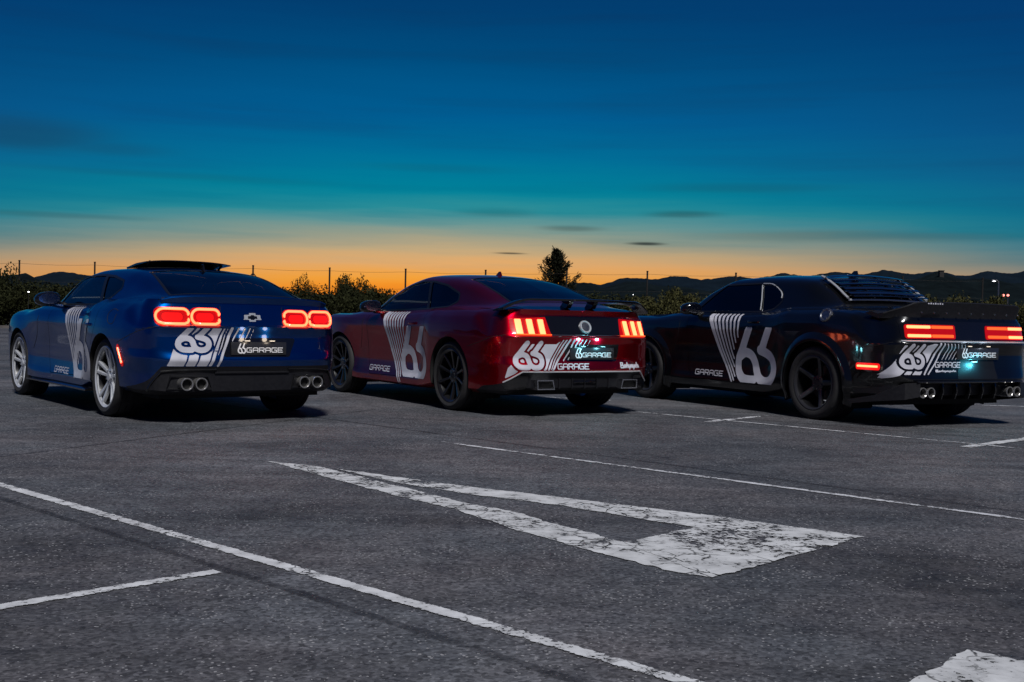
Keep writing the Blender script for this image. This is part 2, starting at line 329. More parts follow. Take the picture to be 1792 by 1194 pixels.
def lathe_y(prof, seg=48):                 # prof: (radius, y)
    secs = []
    V, F = [], []; n = len(prof)
    for i in range(seg):
        a = 2*math.pi*i/seg
        for r, y in prof: V.append((r*math.cos(a), y, r*math.sin(a)))
    for i in range(seg):
        for j in range(n-1):
            a, b = i*n+j, ((i+1) % seg)*n+j; F.append((a, b, b+1, a+1))
    return V, F
def tube(path, r, seg=8, closed=False):
    path = [Vector(p) for p in path]; V, F = [], []; n = len(path)
    for i, p in enumerate(path):
        if closed: t = path[(i+1) % n]-path[i-1]
        else: t = path[min(i+1, n-1)]-path[max(i-1, 0)]
        t.normalize(); up = Vector((1, 0, 0)) if abs(t.x) < 0.9 else Vector((0, 0, 1))
        a = t.cross(up).normalized(); b = t.cross(a)
        rr = r[i] if isinstance(r, (list, tuple)) else r
        V += [p+rr*(math.cos(q)*a+math.sin(q)*b) for q in [2*math.pi*k/seg for k in range(seg)]]
    for i in range(n if closed else n-1):
        for k in range(seg):
            a, b = i*seg+k, i*seg+(k+1) % seg; c, d = ((i+1) % n)*seg+k, ((i+1) % n)*seg+(k+1) % seg; F.append((a, b, d, c))
    if not closed: F.append(tuple(range(seg-1, -1, -1))); F.append(tuple(range((n-1)*seg, n*seg)))
    return V, F

def pchip(x, y, q):
    """monotone cubic along axis 0"""
    x = np.asarray(x, float); y = np.asarray(y, float); sh = y.shape[1:]; y = y.reshape(len(x), -1); q = np.asarray(q, float)
    h = np.diff(x)[:, None]; d = np.diff(y, axis=0)/h; m = np.zeros_like(y)
    if len(x) == 2: m[:] = d[0]
    else:
        w1 = 2*h[1:]+h[:-1]; w2 = h[1:]+2*h[:-1]
        with np.errstate(divide='ignore', invalid='ignore'): hm = (w1+w2)/(w1/d[:-1]+w2/d[1:])
        ok = (d[:-1]*d[1:] > 0); m[1:-1] = np.where(ok, hm, 0.0); m[0] = d[0]; m[-1] = d[-1]
    i = np.clip(np.searchsorted(x, q, 'right')-1, 0, len(x)-2); t = ((q-x[i])/(x[i+1]-x[i]))[:, None]; hh = h[i]
    out = (2*t**3-3*t**2+1)*y[i]+(t**3-2*t**2+t)*hh*m[i]+(-2*t**3+3*t**2)*y[i+1]+(t**3-t**2)*hh*m[i+1]
    return out.reshape((len(q),)+sh)
def dense(knots, step):
    o = []
    for a, b in zip(knots[:-1], knots[1:]): o += list(np.linspace(a, b, max(1, int(round((b-a)/step)))+1)[:-1])
    return np.array(o+[knots[-1]])
def gridfaces(n, m, flip=False):
    F = []
    for i in range(n-1):
        for j in range(m-1):
            f = (i*m+j, i*m+j+1, (i+1)*m+j+1, (i+1)*m+j); F.append(f[::-1] if flip else f)
    return F
def compact(V, F):
    used = sorted({i for f in F for i in f}); mp = {k: j for j, k in enumerate(used)}
    return (np.asarray(V)[used] if used else np.zeros((0, 3))), [tuple(mp[i] for i in f) for f in F]
def split(V, F, val):
    """cut a mesh along val = 0: (inside, outside)"""
    V = np.asarray(V, float); newV = [tuple(v) for v in V]; cache = {}; ins, out = [], []
    neg = val < 0
    def cut(a, b):
        k = (a, b) if a < b else (b, a)
        if k not in cache:
            t = val[k[0]]/(val[k[0]]-val[k[1]]); t = min(max(t, 0.001), 0.999)
            cache[k] = len(newV); newV.append(tuple(V[k[0]]*(1-t)+V[k[1]]*t))
        return cache[k]
    for f in F:
        c = sum(1 for i in f if neg[i])
        if c == len(f): ins.append(f)
        elif c == 0: out.append(f)
        else:
            fi, fo = [], []
            for k in range(len(f)):
                a, b = f[k], f[(k+1) % len(f)]
                (fi if neg[a] else fo).append(a)
                if neg[a] != neg[b]:
                    m = cut(a, b); fi.append(m); fo.append(m)
            if len(fi) > 2: ins.append(tuple(fi))
            if len(fo) > 2: out.append(tuple(fo))
    newV = np.array(newV); return compact(newV, ins), compact(newV, out)
def sdpoly(P, poly, r=0.0):
    P = np.asarray(P, float); A = np.array(poly, float); n = len(A); d = np.full(len(P), 1e9); inside = np.zeros(len(P), bool)
    for i in range(n):
        a, b = A[i], A[(i+1) % n]; e = b-a; w = P-a; t = np.clip((w@e)/(e@e), 0, 1)[:, None]; d = np.minimum(d, np.linalg.norm(w-t*e, axis=1))
        c = ((a[1] <= P[:, 1]) != (b[1] <= P[:, 1])); xx = a[0]+(P[:, 1]-a[1])/(b[1]-a[1]+1e-12)*(b[0]-a[0]); inside ^= c & (P[:, 0] < xx)
    return np.where(inside, -d, d)-r
def sdstroke(P, pts, w0, w1=None):
    """distance to a stroked path, width going from w0 to w1"""
    P = np.asarray(P, float); A = np.array(pts, float); w1 = w0 if w1 is None else w1; out = np.full(len(P), 1e9)
    L = np.concatenate([[0], np.cumsum(np.linalg.norm(np.diff(A, axis=0), axis=1))]); L /= L[-1]
    for i in range(len(A)-1):
        e = A[i+1]-A[i]; w = P-A[i]; t = np.clip((w@e)/(e@e), 0, 1); d = np.linalg.norm(w-t[:, None]*e, axis=1)
        s = L[i]+t*(L[i+1]-L[i]); out = np.minimum(out, d-(w0+(w1-w0)*s)/2)
    return out
def curve(pts, n=10):                       # smooth path through points
    A = np.array(pts, float); L = np.concatenate([[0], np.cumsum(np.linalg.norm(np.diff(A, axis=0), axis=1))]); t = np.linspace(0, L[-1], n*(len(A)-1)+1)
    out = np.zeros((len(t), A.shape[1])); m = np.gradient(A, L, axis=0)
    i = np.clip(np.searchsorted(L, t, 'right')-1, 0, len(L)-2); h = (L[i+1]-L[i])[:, None]; s = ((t-L[i])/(L[i+1]-L[i]))[:, None]
    return (2*s**3-3*s**2+1)*A[i]+(s**3-2*s**2+s)*h*m[i]+(-2*s**3+3*s**2)*A[i+1]+(s**3-s**2)*h*m[i+1]
def vnormals(V, F):
    V = np.asarray(V); N = np.zeros_like(V)
    for f in F:
        n = np.cross(V[f[1]]-V[f[0]], V[f[2]]-V[f[0]])
        if len(f) > 3: n = n+np.cross(V[f[2]]-V[f[0]], V[f[3]]-V[f[0]])
        for i in f: N[i] += n
    return N/np.maximum(np.linalg.norm(N, axis=1), 1e-12)[:, None]
# ------------------------------------------------------------------ the setting
def plane_obj(name, pts, z, mat, parent=None, uv=True):
    V = [(p[0], p[1], z) for p in pts]; me = bpy.data.meshes.new(name); me.from_pydata(V, [], [tuple(range(len(V)))]); me.materials.append(MATS[mat])
    o = bpy.data.objects.new(name, me); COL.objects.link(o)
    if parent is not None: o.parent = parent
    return o
def strip(name, path, widths, z, mat, parent):
    """a painted band along a path, UV v across"""
    path = [np.array(p, float)[:2] for p in path]; n = len(path); V, UV = [], []; L = 0
    for i, p in enumerate(path):
        t = path[min(i+1, n-1)]-path[max(i-1, 0)]; t = t/np.linalg.norm(t); q = np.array([-t[1], t[0]]); w = widths[i] if isinstance(widths, (list, tuple)) else widths
        V += [(*(p-q*w/2), z), (*(p+q*w/2), z)]; L += np.linalg.norm(p-path[i-1]) if i else 0; UV += [(L, 0), (L, 1)]
    F = [(2*i, 2*i+2, 2*i+3, 2*i+1) for i in range(n-1)]
    me = bpy.data.meshes.new(name); me.from_pydata(V, [], F); me.materials.append(MATS[mat]); u = me.uv_layers.new(name='UVMap')
    for l in me.loops: u.data[l.index].uv = UV[l.vertex_index]
    o = bpy.data.objects.new(name, me); COL.objects.link(o); o.parent = parent; return o
terrain = plane_obj('ground', [(-6000, -3000), (6000, -3000), (6000, 9000), (-6000, 9000)], -0.02, 'dry_grass_ground'); terrain['kind'] = 'structure'
lot = plane_obj('parking_lot', [(-70, -40), (70, -40), (70, 50), (-70, 50)], 0.0, 'asphalt'); lot['kind'] = 'structure'
kerb = obj('kerb', *box(-70, 70, 50.0, 50.18, -0.02, 0.11), 'masonry'); kerb['kind'] = 'structure'
def P(u, v): return gp(u, v)[:2]
def line(a, b, w, mat, ext0=0.0, ext1=0.0, z=0.004, name='painted_line'):
    a, b = np.array(a), np.array(b); d = (b-a)/np.linalg.norm(b-a); a = a-d*ext0; b = b+d*ext1; k = max(2, int(np.linalg.norm(b-a)/0.25))
    return strip(name, [a+(b-a)*i/k for i in range(k+1)], w, z, mat, lot)
line(P(0, 849), P(1190, 1192), .080, 'line_paint', 4, 2.5)                  # long line in the foreground
line(P(0, 1064), P(380, 1001), .082, 'line_paint', 3.5, 0)                  # short bay line
line(P(772, 774), P(1792, 910), .064, 'line_paint_worn', 0, 6)              # thin worn line
line(P(1100, 720), P(1760, 783), .055, 'line_paint_worn', 0, 6); line(P(1238, 739), P(1342, 728), .10, 'line_paint_worn'); line(P(1690, 783), P(1792, 769), .13, 'line_paint', 0, 3)
line(P(1500, 703), P(1792, 712), .09, 'line_paint_worn', 2, 4); line(P(905, 693), P(985, 697), .12, 'line_paint_worn', 1.0, .6); line(P(1480, 705), P(1590, 694), .16, 'line_paint', .2, .4)
line(P(30, 757)-np.array([9, -9]), P(30, 757)+np.array([-5.5, 5.5]), .08, 'line_paint_worn')
# arrow: two long shafts meeting at a point and a broad base, the start of another at the right
def bez(a, b, w0, w1, mat, name, z=.004):
    k = 24; return strip(name, [a+(b-a)*i/k for i in range(k+1)], [w0+(w1-w0)*i/k for i in range(k+1)], z, mat, lot)
tip, br, bf, nr = P(470, 808), P(1514, 941), P(1245, 1014), P(1150, 972)
arrow = empty('painted_arrow', (0, 0, 0), 0, lot)
def poly(name, pts, mat, z, parent):
    rg = random.Random(len(name)+int(abs(pts[0][0])*100)); out = []
    for a, b in zip(pts, pts[1:]+pts[:1]):
        a, b = np.array(a), np.array(b); L = np.linalg.norm(b-a); k = max(1, int(L/.022)); nn = np.array([-(b-a)[1], (b-a)[0]])/L; w_ = 0
        for i in range(k):
            w_ = .45*w_+rg.gauss(0, .0052); out.append(a+(b-a)*i/k+nn*w_*(1 if i else 0))
    pts = out
    V = [(p[0], p[1], z) for p in pts]; n = len(V); me = bpy.data.meshes.new(name); me.from_pydata(V, [], [tuple(range(n))]); me.materials.append(MATS[mat]); u = me.uv_layers.new(name='UVMap')
    for l in me.loops: u.data[l.index].uv = (0.0, 0.5)
    o = bpy.data.objects.new(name, me); COL.objects.link(o); o.parent = parent; return o
poly('arrow_shaft', [P(470, 808), P(560, 818), P(704, 853), P(799, 878), P(907, 899), P(1000, 926), P(1094, 951), P(1246, 1013), P(1169, 1000), P(1034, 965), P(900, 928), P(799, 893), P(704, 871), P(600, 844)], 'arrow_paint', .004, arrow)
poly('arrow_shaft', [P(585, 821), P(800, 850), P(1000, 874), P(1208, 899), P(1240, 904), P(1220, 925), P(1100, 906), P(990, 887), P(800, 863), P(690, 845)], 'arrow_paint', .0042, arrow)
poly('arrow_base', [P(1092, 951.5), P(1214, 925), P(1226, 901), P(1513, 941), P(1247, 1013)], 'arrow_paint', .0055, arrow)
poly('arrow_base', [P(1585, 1200), P(1692, 1140), P(1900, 1180), P(1900, 1300), P(1640, 1300)], 'arrow_paint', .0055, arrow)
# dark bitumen joints
line(P(0, 872), P(900, 1158), .06, 'bitumen', 5, 2, .002, 'asphalt_joint'); line(P(600, 737), P(1792, 897), .07, 'bitumen', 4, 6, .002, 'asphalt_joint'); line(P(0, 800), P(300, 762), .06, 'bitumen', 4, 3, .002, 'asphalt_joint')
line(P(880, 700), P(1792, 772), .05, 'bitumen', 4, 6, .0022, 'asphalt_joint')

# ---- hills: ridges traced as directions, set at the distance such hills stand
def ridge(name, pts, D, depth, mat, rough, seed, step=2.0):
    rng = np.random.default_rng(seed); us = np.arange(pts[0][0], pts[-1][0]+1, step); vs = np.interp(us, [p[0] for p in pts], [p[1] for p in pts])
    nz = np.zeros(len(us))
    for k, amp in ((61, 1.0), (29, .8), (13, .7), (7, .6), (3, .45)):
        r_ = rng.normal(size=len(us)+2*k); ker = np.hanning(k+2); ker /= np.sqrt((ker**2).sum()); nz += amp*np.convolve(r_, ker, 'same')[k:-k]*.5
    vs = vs-rough*nz; secs = []
    for u, v in zip(us, vs):
        p = at(u, v, D); zt = p[2]; k = (D-depth)/D; q = p.copy(); rows = []
        for t, hf in ((-1.0, 0), (-.7, .30), (-.45, .55), (-.25, .78), (-.1, .94), (0, 1.0), (.15, .95), (.5, .6), (1.0, 0)):
            s = (D+t*depth)/D; rows.append((p[0]*s, D+t*depth, max(zt, 1)*hf*(1+0.03*math.sin(u*.07+t*9))-0.5*(hf == 0)))
        secs.append(rows)
    V = [r for s in secs for r in s]; m = len(secs[0]); F = gridfaces(len(secs), m)
    o = obj(name, V, F, mat, ang=60, weld=False); o['kind'] = 'structure'; return o
ridge('mountain_range', [(-900, 478), (-300, 470), (-40, 482), (60, 483), (85, 478), (112, 477), (150, 480), (178, 484), (260, 496), (400, 512), (640, 516), (800, 510), (930, 500), (990, 497), (1050, 496), (1085, 489), (1130, 487), (1290, 486), (1480, 478), (1620, 478), (1700, 480), (1792, 474), (2100, 474), (2700, 500)], 3200, 900, 'hill_far_haze', 1.2, 3)
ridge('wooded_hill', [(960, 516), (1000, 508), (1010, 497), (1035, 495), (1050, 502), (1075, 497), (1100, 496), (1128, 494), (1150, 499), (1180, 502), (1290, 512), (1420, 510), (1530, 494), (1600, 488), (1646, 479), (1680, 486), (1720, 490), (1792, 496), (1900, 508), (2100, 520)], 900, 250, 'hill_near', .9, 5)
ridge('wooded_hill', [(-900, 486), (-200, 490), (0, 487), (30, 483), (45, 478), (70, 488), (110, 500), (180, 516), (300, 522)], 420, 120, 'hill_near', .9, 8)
# small tower on the right-hand hill
tw = at(1647, 480, 860); zt = at(1647, 473, 860)[2]
T_ = empty('hill_tower', (tw[0], tw[1], tw[2]-4)); tag(T_, 'small square tower standing on top of the wooded hill', 'tower')
obj('tower_wall', *box(-1.6, 1.6, -1.6, 1.6, 0, zt-tw[2]+3.2), 'dark_masonry', T_); obj('tower_cornice', *box(-1.9, 1.9, -1.9, 1.9, zt-tw[2]+3.21, zt-tw[2]+3.8), 'dark_masonry', T_)

# ---- hedge bushes: leaf clouds on stems
def leaf_cloud(seed, n, rx, ry, rz, size, clumps=14):
    r = np.random.default_rng(seed); V, F = [], []
    cs = []
    for _ in range(clumps):
        a = r.uniform(0, 2*math.pi); u = r.uniform(0, 1)**.5; cs.append((rx*.72*u*math.cos(a), ry*.72*u*math.sin(a), rz*r.uniform(.15, 1.0)*(1-.15*u), r.uniform(.26, .46)*min(rx, rz)))
    for i in range(n):
        cx, cy, cz, cr = cs[r.integers(len(cs))]; d = r.normal(size=3); d /= np.linalg.norm(d); p = np.array([cx, cy, cz])+d*cr*r.uniform(.45, 1.08)
        if p[2] < .03: p[2] = r.uniform(.03, .4)
        a = r.normal(size=3); a /= np.linalg.norm(a); b = np.cross(a, r.normal(size=3)); b /= np.linalg.norm(b); s = size*r.uniform(.6, 1.5)
        k = len(V); V += [tuple(p-a*s), tuple(p+b*s*.45), tuple(p+a*s), tuple(p-b*s*.45)]; F.append((k, k+1, k+2, k+3))
    return V, F, cs
def bush_mesh(seed, n, rx, ry, rz, size, mat):
    V, F, cs = leaf_cloud(seed, n, rx, ry, rz, size); kz = rz/np.percentile([v[2] for v in V], 98); V = [(v[0], v[1], v[2]*kz) for v in V]; cs = [(a[0], a[1], a[2]*kz, a[3]) for a in cs]; me = bpy.data.meshes.new('foliage'); me.from_pydata(V, [], F); me.materials.append(MATS[mat])
    st = [tube([(0.1*math.sin(i), .1*math.cos(i), -.05), (c_[0]*.4, c_[1]*.4, c_[2]*.45), (c_[0], c_[1], c_[2])], [.035, .022, .008], 5) for i, c_ in enumerate(cs[:7])]
    V, F = join(*st); m2 = bpy.data.meshes.new('stem'); m2.from_pydata([tuple(v) for v in V], [], F); m2.materials.append(MATS['bark']); return me, m2
DARK = [bush_mesh(20+i, 5500, 1.9, 1.3, 2.15, .075, 'leaf_dark') for i in range(4)]; OLIVE = [bush_mesh(40+i, 5500, 1.8, 1.2, 2.1, .075, 'leaf_olive') for i in range(3)]
def bush(x, y, meshes, s, rz, label, group, zs=1.0):
    e = empty('hedge_bush', (x, y, 0), rz); e.scale = (s, s, s*zs); tag(e, label, 'bush', group)
    for nm, me in zip(('foliage', 'stem'), meshes):
        o = bpy.data.objects.new(nm, me); COL.objects.link(o); o.parent = e
    return e
rr = random.Random(5)
def where(x):
    u = CX+FPX*x/52
    return ('dark leafy hedge bush beyond the nose of the blue coupe' if u < 120 else 'dark leafy hedge bush hidden behind the blue coupe' if u < 430 else 'dark leafy hedge bush in the gap between blue and red coupes' if u < 690 else 'dark leafy hedge bush hidden behind the red coupe' if u < 1060 else 'dark leafy hedge bush in the gap between red and black coupes')
x = -37.0
i = 0
while x < 6.5:
    bush(x, 52.2+rr.uniform(-.5, .5), DARK[i % 4], rr.uniform(.82, .95), rr.uniform(0, 6.28), where(x), where(x).split(' bush ')[1]+', front row', rr.uniform(.92, 1.03))
    if True: bush(x+1.1, 54.4+rr.uniform(-.4, .4), DARK[(i+1) % 4], rr.uniform(.85, .95), rr.uniform(0, 6.28), where(x+1.1).replace('hedge bush', 'bush of the rear hedge row'), where(x+1.1).split(' bush ')[1]+', rear row', rr.uniform(.93, 1.02))
    x += rr.uniform(1.3, 1.8); i += 1
for u, top in ((1125, 516), (1165, 512), (1200, 511), (1240, 520), (1560, 520), (1625, 512), (1655, 522), (1690, 519), (1722, 518), (1755, 522), (1785, 524), (1830, 520), (1880, 522), (1950, 522), (2010, 520), (2080, 523), (2150, 521)):
    p = at(u, top, 51.5); bush(p[0], 51.5+rr.uniform(-.3, .6), OLIVE[i % 3], rr.uniform(.70, .84), rr.uniform(0, 6.28), *(('olive green bush just beyond the bonnet of the black coupe', 'olive bushes by the bonnet') if u < 1300 else ('olive green bush beyond the boot spoiler of the black coupe', 'olive bushes by the spoiler')), p[2]/2.15/.86); i += 1
# taller shrubs whose heads stand above the hedge
for u, v, s in ((606, 488, .62), (530, 491, .42), (640, 494, .55), (-4, 468, .9)):
    p = at(u, v, 57.0); e = bush(p[0], 57.0, DARK[i % 4], s*.9, rr.uniform(0, 6.28), {606: 'round-headed dark shrub rising above the hedge between two fence posts', 530: 'small spiky dark shrub just above the hedge top', 640: 'low broad dark shrub above the hedge by the red coupe', -4: 'tall dark shrub beside the end fence post by the mountains'}[u], None, p[2]/2.2/(s*.9)); i += 1

# ---- young conifer behind the red coupe
def conifer(base, H, seed):
    r = random.Random(seed); T = empty('pine_tree', (base[0], base[1], 0)); tag(T, 'lone young pine standing dark against the orange sky', 'tree')
    trunk = [(0.10*math.sin(k*.8), .05*math.cos(k), H*k/9) for k in range(10)]; obj('trunk', *tube(trunk, [.14*(1-k/10)+.012 for k in range(10)], 8), 'bark', T)
    br, V, F = [], [], []
    def tuft(p, d, s):
        for _ in range(16):
            q = Vector(p)+Vector((r.gauss(0, .09), r.gauss(0, .09), r.gauss(0, .09)))*s; a = (Vector(d)+Vector((r.gauss(0, .55), r.gauss(0, .55), r.gauss(.25, .5)))).normalized()*.13*s; b = a.cross(Vector((r.gauss(0, 1), r.gauss(0, 1), r.gauss(0, 1)))).normalized()*.028*s
            k = len(V); V.extend([tuple(q-a), tuple(q+b), tuple(q+a), tuple(q-b)]); F.append((k, k+1, k+2, k+3))
    nb = 60
    for i in range(nb):
        u = i/(nb-1); z = H*(.20+.78*u); a = i*2.4+r.uniform(-.4, .4); L = (1-u)**1.05*H*.40*r.uniform(.4, 1.2)+.10; up = .30+.5*u
        pts = [(0, 0, z)]+[(L*t*math.cos(a), L*t*math.sin(a), z+L*(up*t*t*.9+.12*t)) for t in (.35, .7, 1.0)]; br.append(tube(pts, [.035*(1-u)+.012, .02, .012, .006], 5))
        for t in (.30, .45, .6, .72, .84, .95, 1.05):
            tuft((L*t*math.cos(a), L*t*math.sin(a), z+L*(up*t*t*.9+.12*t)+.04), (math.cos(a), math.sin(a), up), 1.0)
    obj('branches', *join(*br), 'bark', T, weld=False); me = bpy.data.meshes.new('crown'); me.from_pydata(V, [], F); me.materials.append(MATS['leaf_pine']); o = bpy.data.objects.new('crown', me); COL.objects.link(o); o.parent = T
pt = at(975, 440, 66); conifer(pt, pt[2], 11)

# ---- wire fence behind the hedge
FY = 58.0
fence = empty('wire_fence', (0, FY, 0)); tag(fence, 'tall wire fence with thin metal posts behind the hedge', 'fence')
tops = [(34, 457), (166, 460), (304, 464), (443, 466), (577, 470), (710, 472), (850, 474), (992, 475), (1133, 476), (1288, 479), (1432, 482), (1580, 485), (1720, 488)]
pts = [at(u, v, FY) for u, v in tops]; d0 = pts[1][0]-pts[0][0]
pts = [np.array([pts[0][0]-d0*k, FY, pts[0][2]]) for k in (2, 1)]+pts
for i, p in enumerate(pts):
    V, F = tube([(p[0], 0, -.1), (p[0], 0, p[2])], .045, 8); obj('post', V, F, 'post_metal', fence)
    obj('post_cap', *tube([(p[0], 0, p[2]), (p[0], 0, p[2]+.05)], .055, 8), 'post_metal', fence)
p = pts[5]
for s in (-1, 1): obj('brace', *tube([(p[0], 0, p[2]-.35), (p[0]+s*1.25, .3*s, p[2]-1.9), (p[0]+s*1.9, .45*s, 0)], .03, 6), 'post_metal', fence)
for k, dz in enumerate((.12, 1.0, 2.0)):
    path = []
    for a, b in zip(pts[:-1], pts[1:]):
        for t in (0, .25, .5, .75): path.append((a[0]+(b[0]-a[0])*t, -.05, (a[2]+(b[2]-a[2])*t)-dz-.05*math.sin(math.pi*t)))
    path.append((pts[-1][0], -.05, pts[-1][2]-dz)); obj('wire', *tube(path, .006, 4), 'wire_metal', fence)

# ---- street lamp and small lights in the distance
def lamp_post(u, v_lamp, u_pole, Y, label, mat, col, en):
    p = at(u, v_lamp, Y); q = at(u_pole, v_lamp, Y); T = empty('street_lamp', (q[0], Y, 0)); tag(T, label, 'street lamp')
    obj('pole', *tube([(0, 0, 0), (0, 0, p[2]-.3), (0, 0, p[2]-.05), ((p[0]-q[0])*.5, 0, p[2]+.06), (p[0]-q[0], 0, p[2]+.04)], [.07, .06, .05, .04, .035], 8), 'steel', T)
    hd = obj('lamp_head', *[(lambda v, f: ([(a[0]+p[0]-q[0], a[1], a[2]+p[2]) for a in v], f))(*rbox(-.22, .14, -.12, .12, 0, .09, .03))][0], 'steel', T)
    obj('lamp_lens', *[(lambda v, f: ([(a[0]+p[0]-q[0], a[1], a[2]+p[2]) for a in v], f))(*rbox(-.12, .06, -.13, .05, -.04, -.004, .01))][0], mat, hd)
lamp_post(1740, 492, 1748, 92, 'single street lamp with lit white head beyond the olive bushes', 'street_led', None, 0)
for u, v in ((1756, 517), (1764, 517)):  # far red lights; the thin posts are made up to carry them
    p = at(u, v, 74); T = empty('far_red_light', (p[0], 74, 0)); tag(T, 'small far red light on an added thin post beside the street lamp', 'far red light', 'far red lights')
    obj('pole', *tube([(0, 0, 0), (0, 0, p[2]-.05)], .03, 6), 'steel', T); obj('lens', *lathe_y([(0, -.08), (.06, -.07), (.08, 0), (.06, .07), (0, .08)], 10), 'far_red_lens', T, loc=(0, 0, p[2]))
for u, v, Y in ((50, 511, 47.5), (1108, 516, 110), (1098, 519, 110)):  # far house lights, set on added slim posts
    p = at(u, v, Y); T = empty('far_house_light', (p[0], Y, 0)); tag(T, 'tiny far house light on an added slim post near the hedge', 'light', 'tiny white lights')
    obj('pole', *tube([(0, 0, 0), (0, 0, p[2]-.03)], .012, 6), 'post_metal', T); obj('lens', *lathe_y([(0, -.03), (.024, -.024), (.03, 0), (.024, .024), (0, .03)], 8), 'street_led', T, loc=(0, 0, p[2]))
# ------------------------------------------------------------------ cars
GLYPH = {'G': [[(4, 6), (0.6, 6), (0, 5.4), (0, 0.6), (0.6, 0), (4, 0), (4, 3), (2.2, 3)]],
         'A': [[(0, 0), (0, 5.2), (0.8, 6), (3.2, 6), (4, 5.2), (4, 0)], [(0, 2.6), (4, 2.6)]],
         'R': [[(0, 0), (0, 6), (3.4, 6), (4, 5.4), (4, 3.4), (3.4, 2.8), (0, 2.8)], [(2.2, 2.8), (4, 0)]],
         'E': [[(4, 6), (0, 6), (0, 0), (4, 0)], [(0, 3), (3.5, 3)]]}
def word_strokes(word, u0, u1, v0, v1, slant=0.0):
    n = len(word); adv = (u1-u0)/(n-0.2); out = []
    for i, ch in enumerate(word):
        for st in GLYPH[ch]:
            out.append([(u0+adv*i+(p[0]/4)*adv*0.76+slant*(p[1]/6)*(v1-v0), v0+(v1-v0)*p[1]/6) for p in st])
    return out
# the entwined figures 66 in a unit box: u to the right, v up
def sixty_six(u0, v0, w, h, skew=0.0):
    def T(pts): return [(u0+w*(p[0]+skew*p[1]), v0+h*p[1]) for p in pts]
    a = curve([(0.34, 0.99), (0.17, 0.62), (0.07, 0.40), (0.08, 0.22), (0.20, 0.08), (0.36, 0.055), (0.46, 0.06)])
    b = curve([(0.10, 0.47), (0.24, 0.545), (0.38, 0.50), (0.455, 0.39), (0.50, 0.25), (0.58, 0.11), (0.70, 0.05), (0.84, 0.075), (0.925, 0.20), (0.925, 0.35), (0.85, 0.48), (0.72, 0.555), (0.585, 0.60)])
    c = [(0.80, 0.99), (0.625, 0.62)]
    return [T(a), T(b), T(c)], 0.155*w
class Car: pass

def ev(ctrl, sk, vk, sq, vq, crisp=0.0):
    t = pchip(vk, np.swapaxes(ctrl, 0, 1), vq)
    if crisp:
        c0 = np.swapaxes(ctrl, 0, 1); i = np.clip(np.searchsorted(vk, vq, 'right')-1, 0, len(vk)-2); f = ((vq-vk[i])/(vk[i+1]-vk[i]))[:, None, None]
        t = t*(1-crisp)+crisp*(c0[i]*(1-f)+c0[i+1]*f)            # (nv, ns, 3)
    return pchip(sk, np.swapaxes(t, 0, 1), sq)            # (nsq, nvq, 3)

def build_shell(sp):
    c = Car(); c.sp = sp
    plan = np.array([(p[0], p[1]) for p in sp['plan']]); prof = [sp['prof'][p[2]] for p in sp['plan']]
    n = len(plan); tang = np.zeros_like(plan)
    for i in range(n):
        a = plan[i]-plan[i-1] if i else plan[1]-plan[0]; b = plan[i+1]-plan[i] if i < n-1 else a
        t = a/np.linalg.norm(a)+b/np.linalg.norm(b); tang[i] = t/np.linalg.norm(t)
    tang[0] = (0, 1); tang[-1] = (0, -1)
    nor = np.stack([-tang[:, 1], tang[:, 0]], 1)
    ctrl = np.zeros((n, len(prof[0]), 3))
    for j in range(n):
        for i, (z, d) in enumerate(prof[j]): ctrl[j, i] = (plan[j, 0]-nor[j, 0]*d, plan[j, 1]-nor[j, 1]*d, z)
    ctrl[0, :, 1] = 0; ctrl[-1, :, 1] = 0
    sk = np.concatenate([[0], np.cumsum(np.linalg.norm(np.diff(plan, axis=0), axis=1))])
    vk = np.concatenate([[0], np.cumsum(np.linalg.norm(np.diff(ctrl, axis=1), axis=2).mean(0))])
    sq = dense(sk, 0.026); vq = dense(vk, 0.018)
    G = ev(ctrl, sk, vk, sq, vq, .6); ns, nv = G.shape[:2]
    c.low = (G.reshape(-1, 3), gridfaces(ns, nv, True))
    top = G[:, -1]                                           # top edge of the band
    jr = int(np.argmin(abs(sq-sk[sp['rear_corner']]))); jf = int(np.argmin(abs(sq-sk[sp['front_corner']])))
    rear = top[:jr+1][::-1]; side = top[jr:jf+1]; front = top[jf:]
    def arc(poly, f):
        L = np.concatenate([[0], np.cumsum(np.linalg.norm(np.diff(poly, axis=0), axis=1))]); f = np.asarray(f)*L[-1]
        return np.stack([np.interp(f, L, poly[:, k]) for k in range(3)], 1)
    def on_side(x): return np.stack([x, np.interp(x, side[:, 0], side[:, 1]), np.interp(x, side[:, 0], side[:, 2])], 1)
    up = sp['upper']; K = 6; uc = np.zeros((len(up)+2, K+1, 3))
    uc[0] = arc(rear, np.arange(K+1)/K); uc[-1] = arc(front, np.arange(K+1)/K)
    for i, (x, pts) in enumerate(up):
        uc[i+1, 0] = on_side(np.array([x]))[0]
        for k, (y, z) in enumerate(pts): uc[i+1, k+1] = (x, y, z)
    tk = np.concatenate([[0], np.cumsum(np.linalg.norm(np.diff(uc, axis=0), axis=2).mean(1))])
    kk = np.arange(K+1)*0.16
    tq = dense(tk, 0.026); kq = dense(kk, 0.026)
    U = ev(uc, tk, kk, tq, kq)
    U[:, 0] = on_side(np.clip(U[:, 0, 0], side[0, 0], side[-1, 0]))
    U[0] = arc(rear, kq/kk[-1]); U[-1] = arc(front, kq/kk[-1]); U[0, -1, 1] = 0; U[-1, -1, 1] = 0; U[:, -1, 1] = 0
    nt, nk = U.shape[:2]
    c.up = (U.reshape(-1, 3), gridfaces(nt, nk, False))
    V, F = join(c.low, mirror(*c.low), c.up, mirror(*c.up))
    c.bvh = BVHTree.FromPolygons([Vector(v) for v in V], F)
    return c
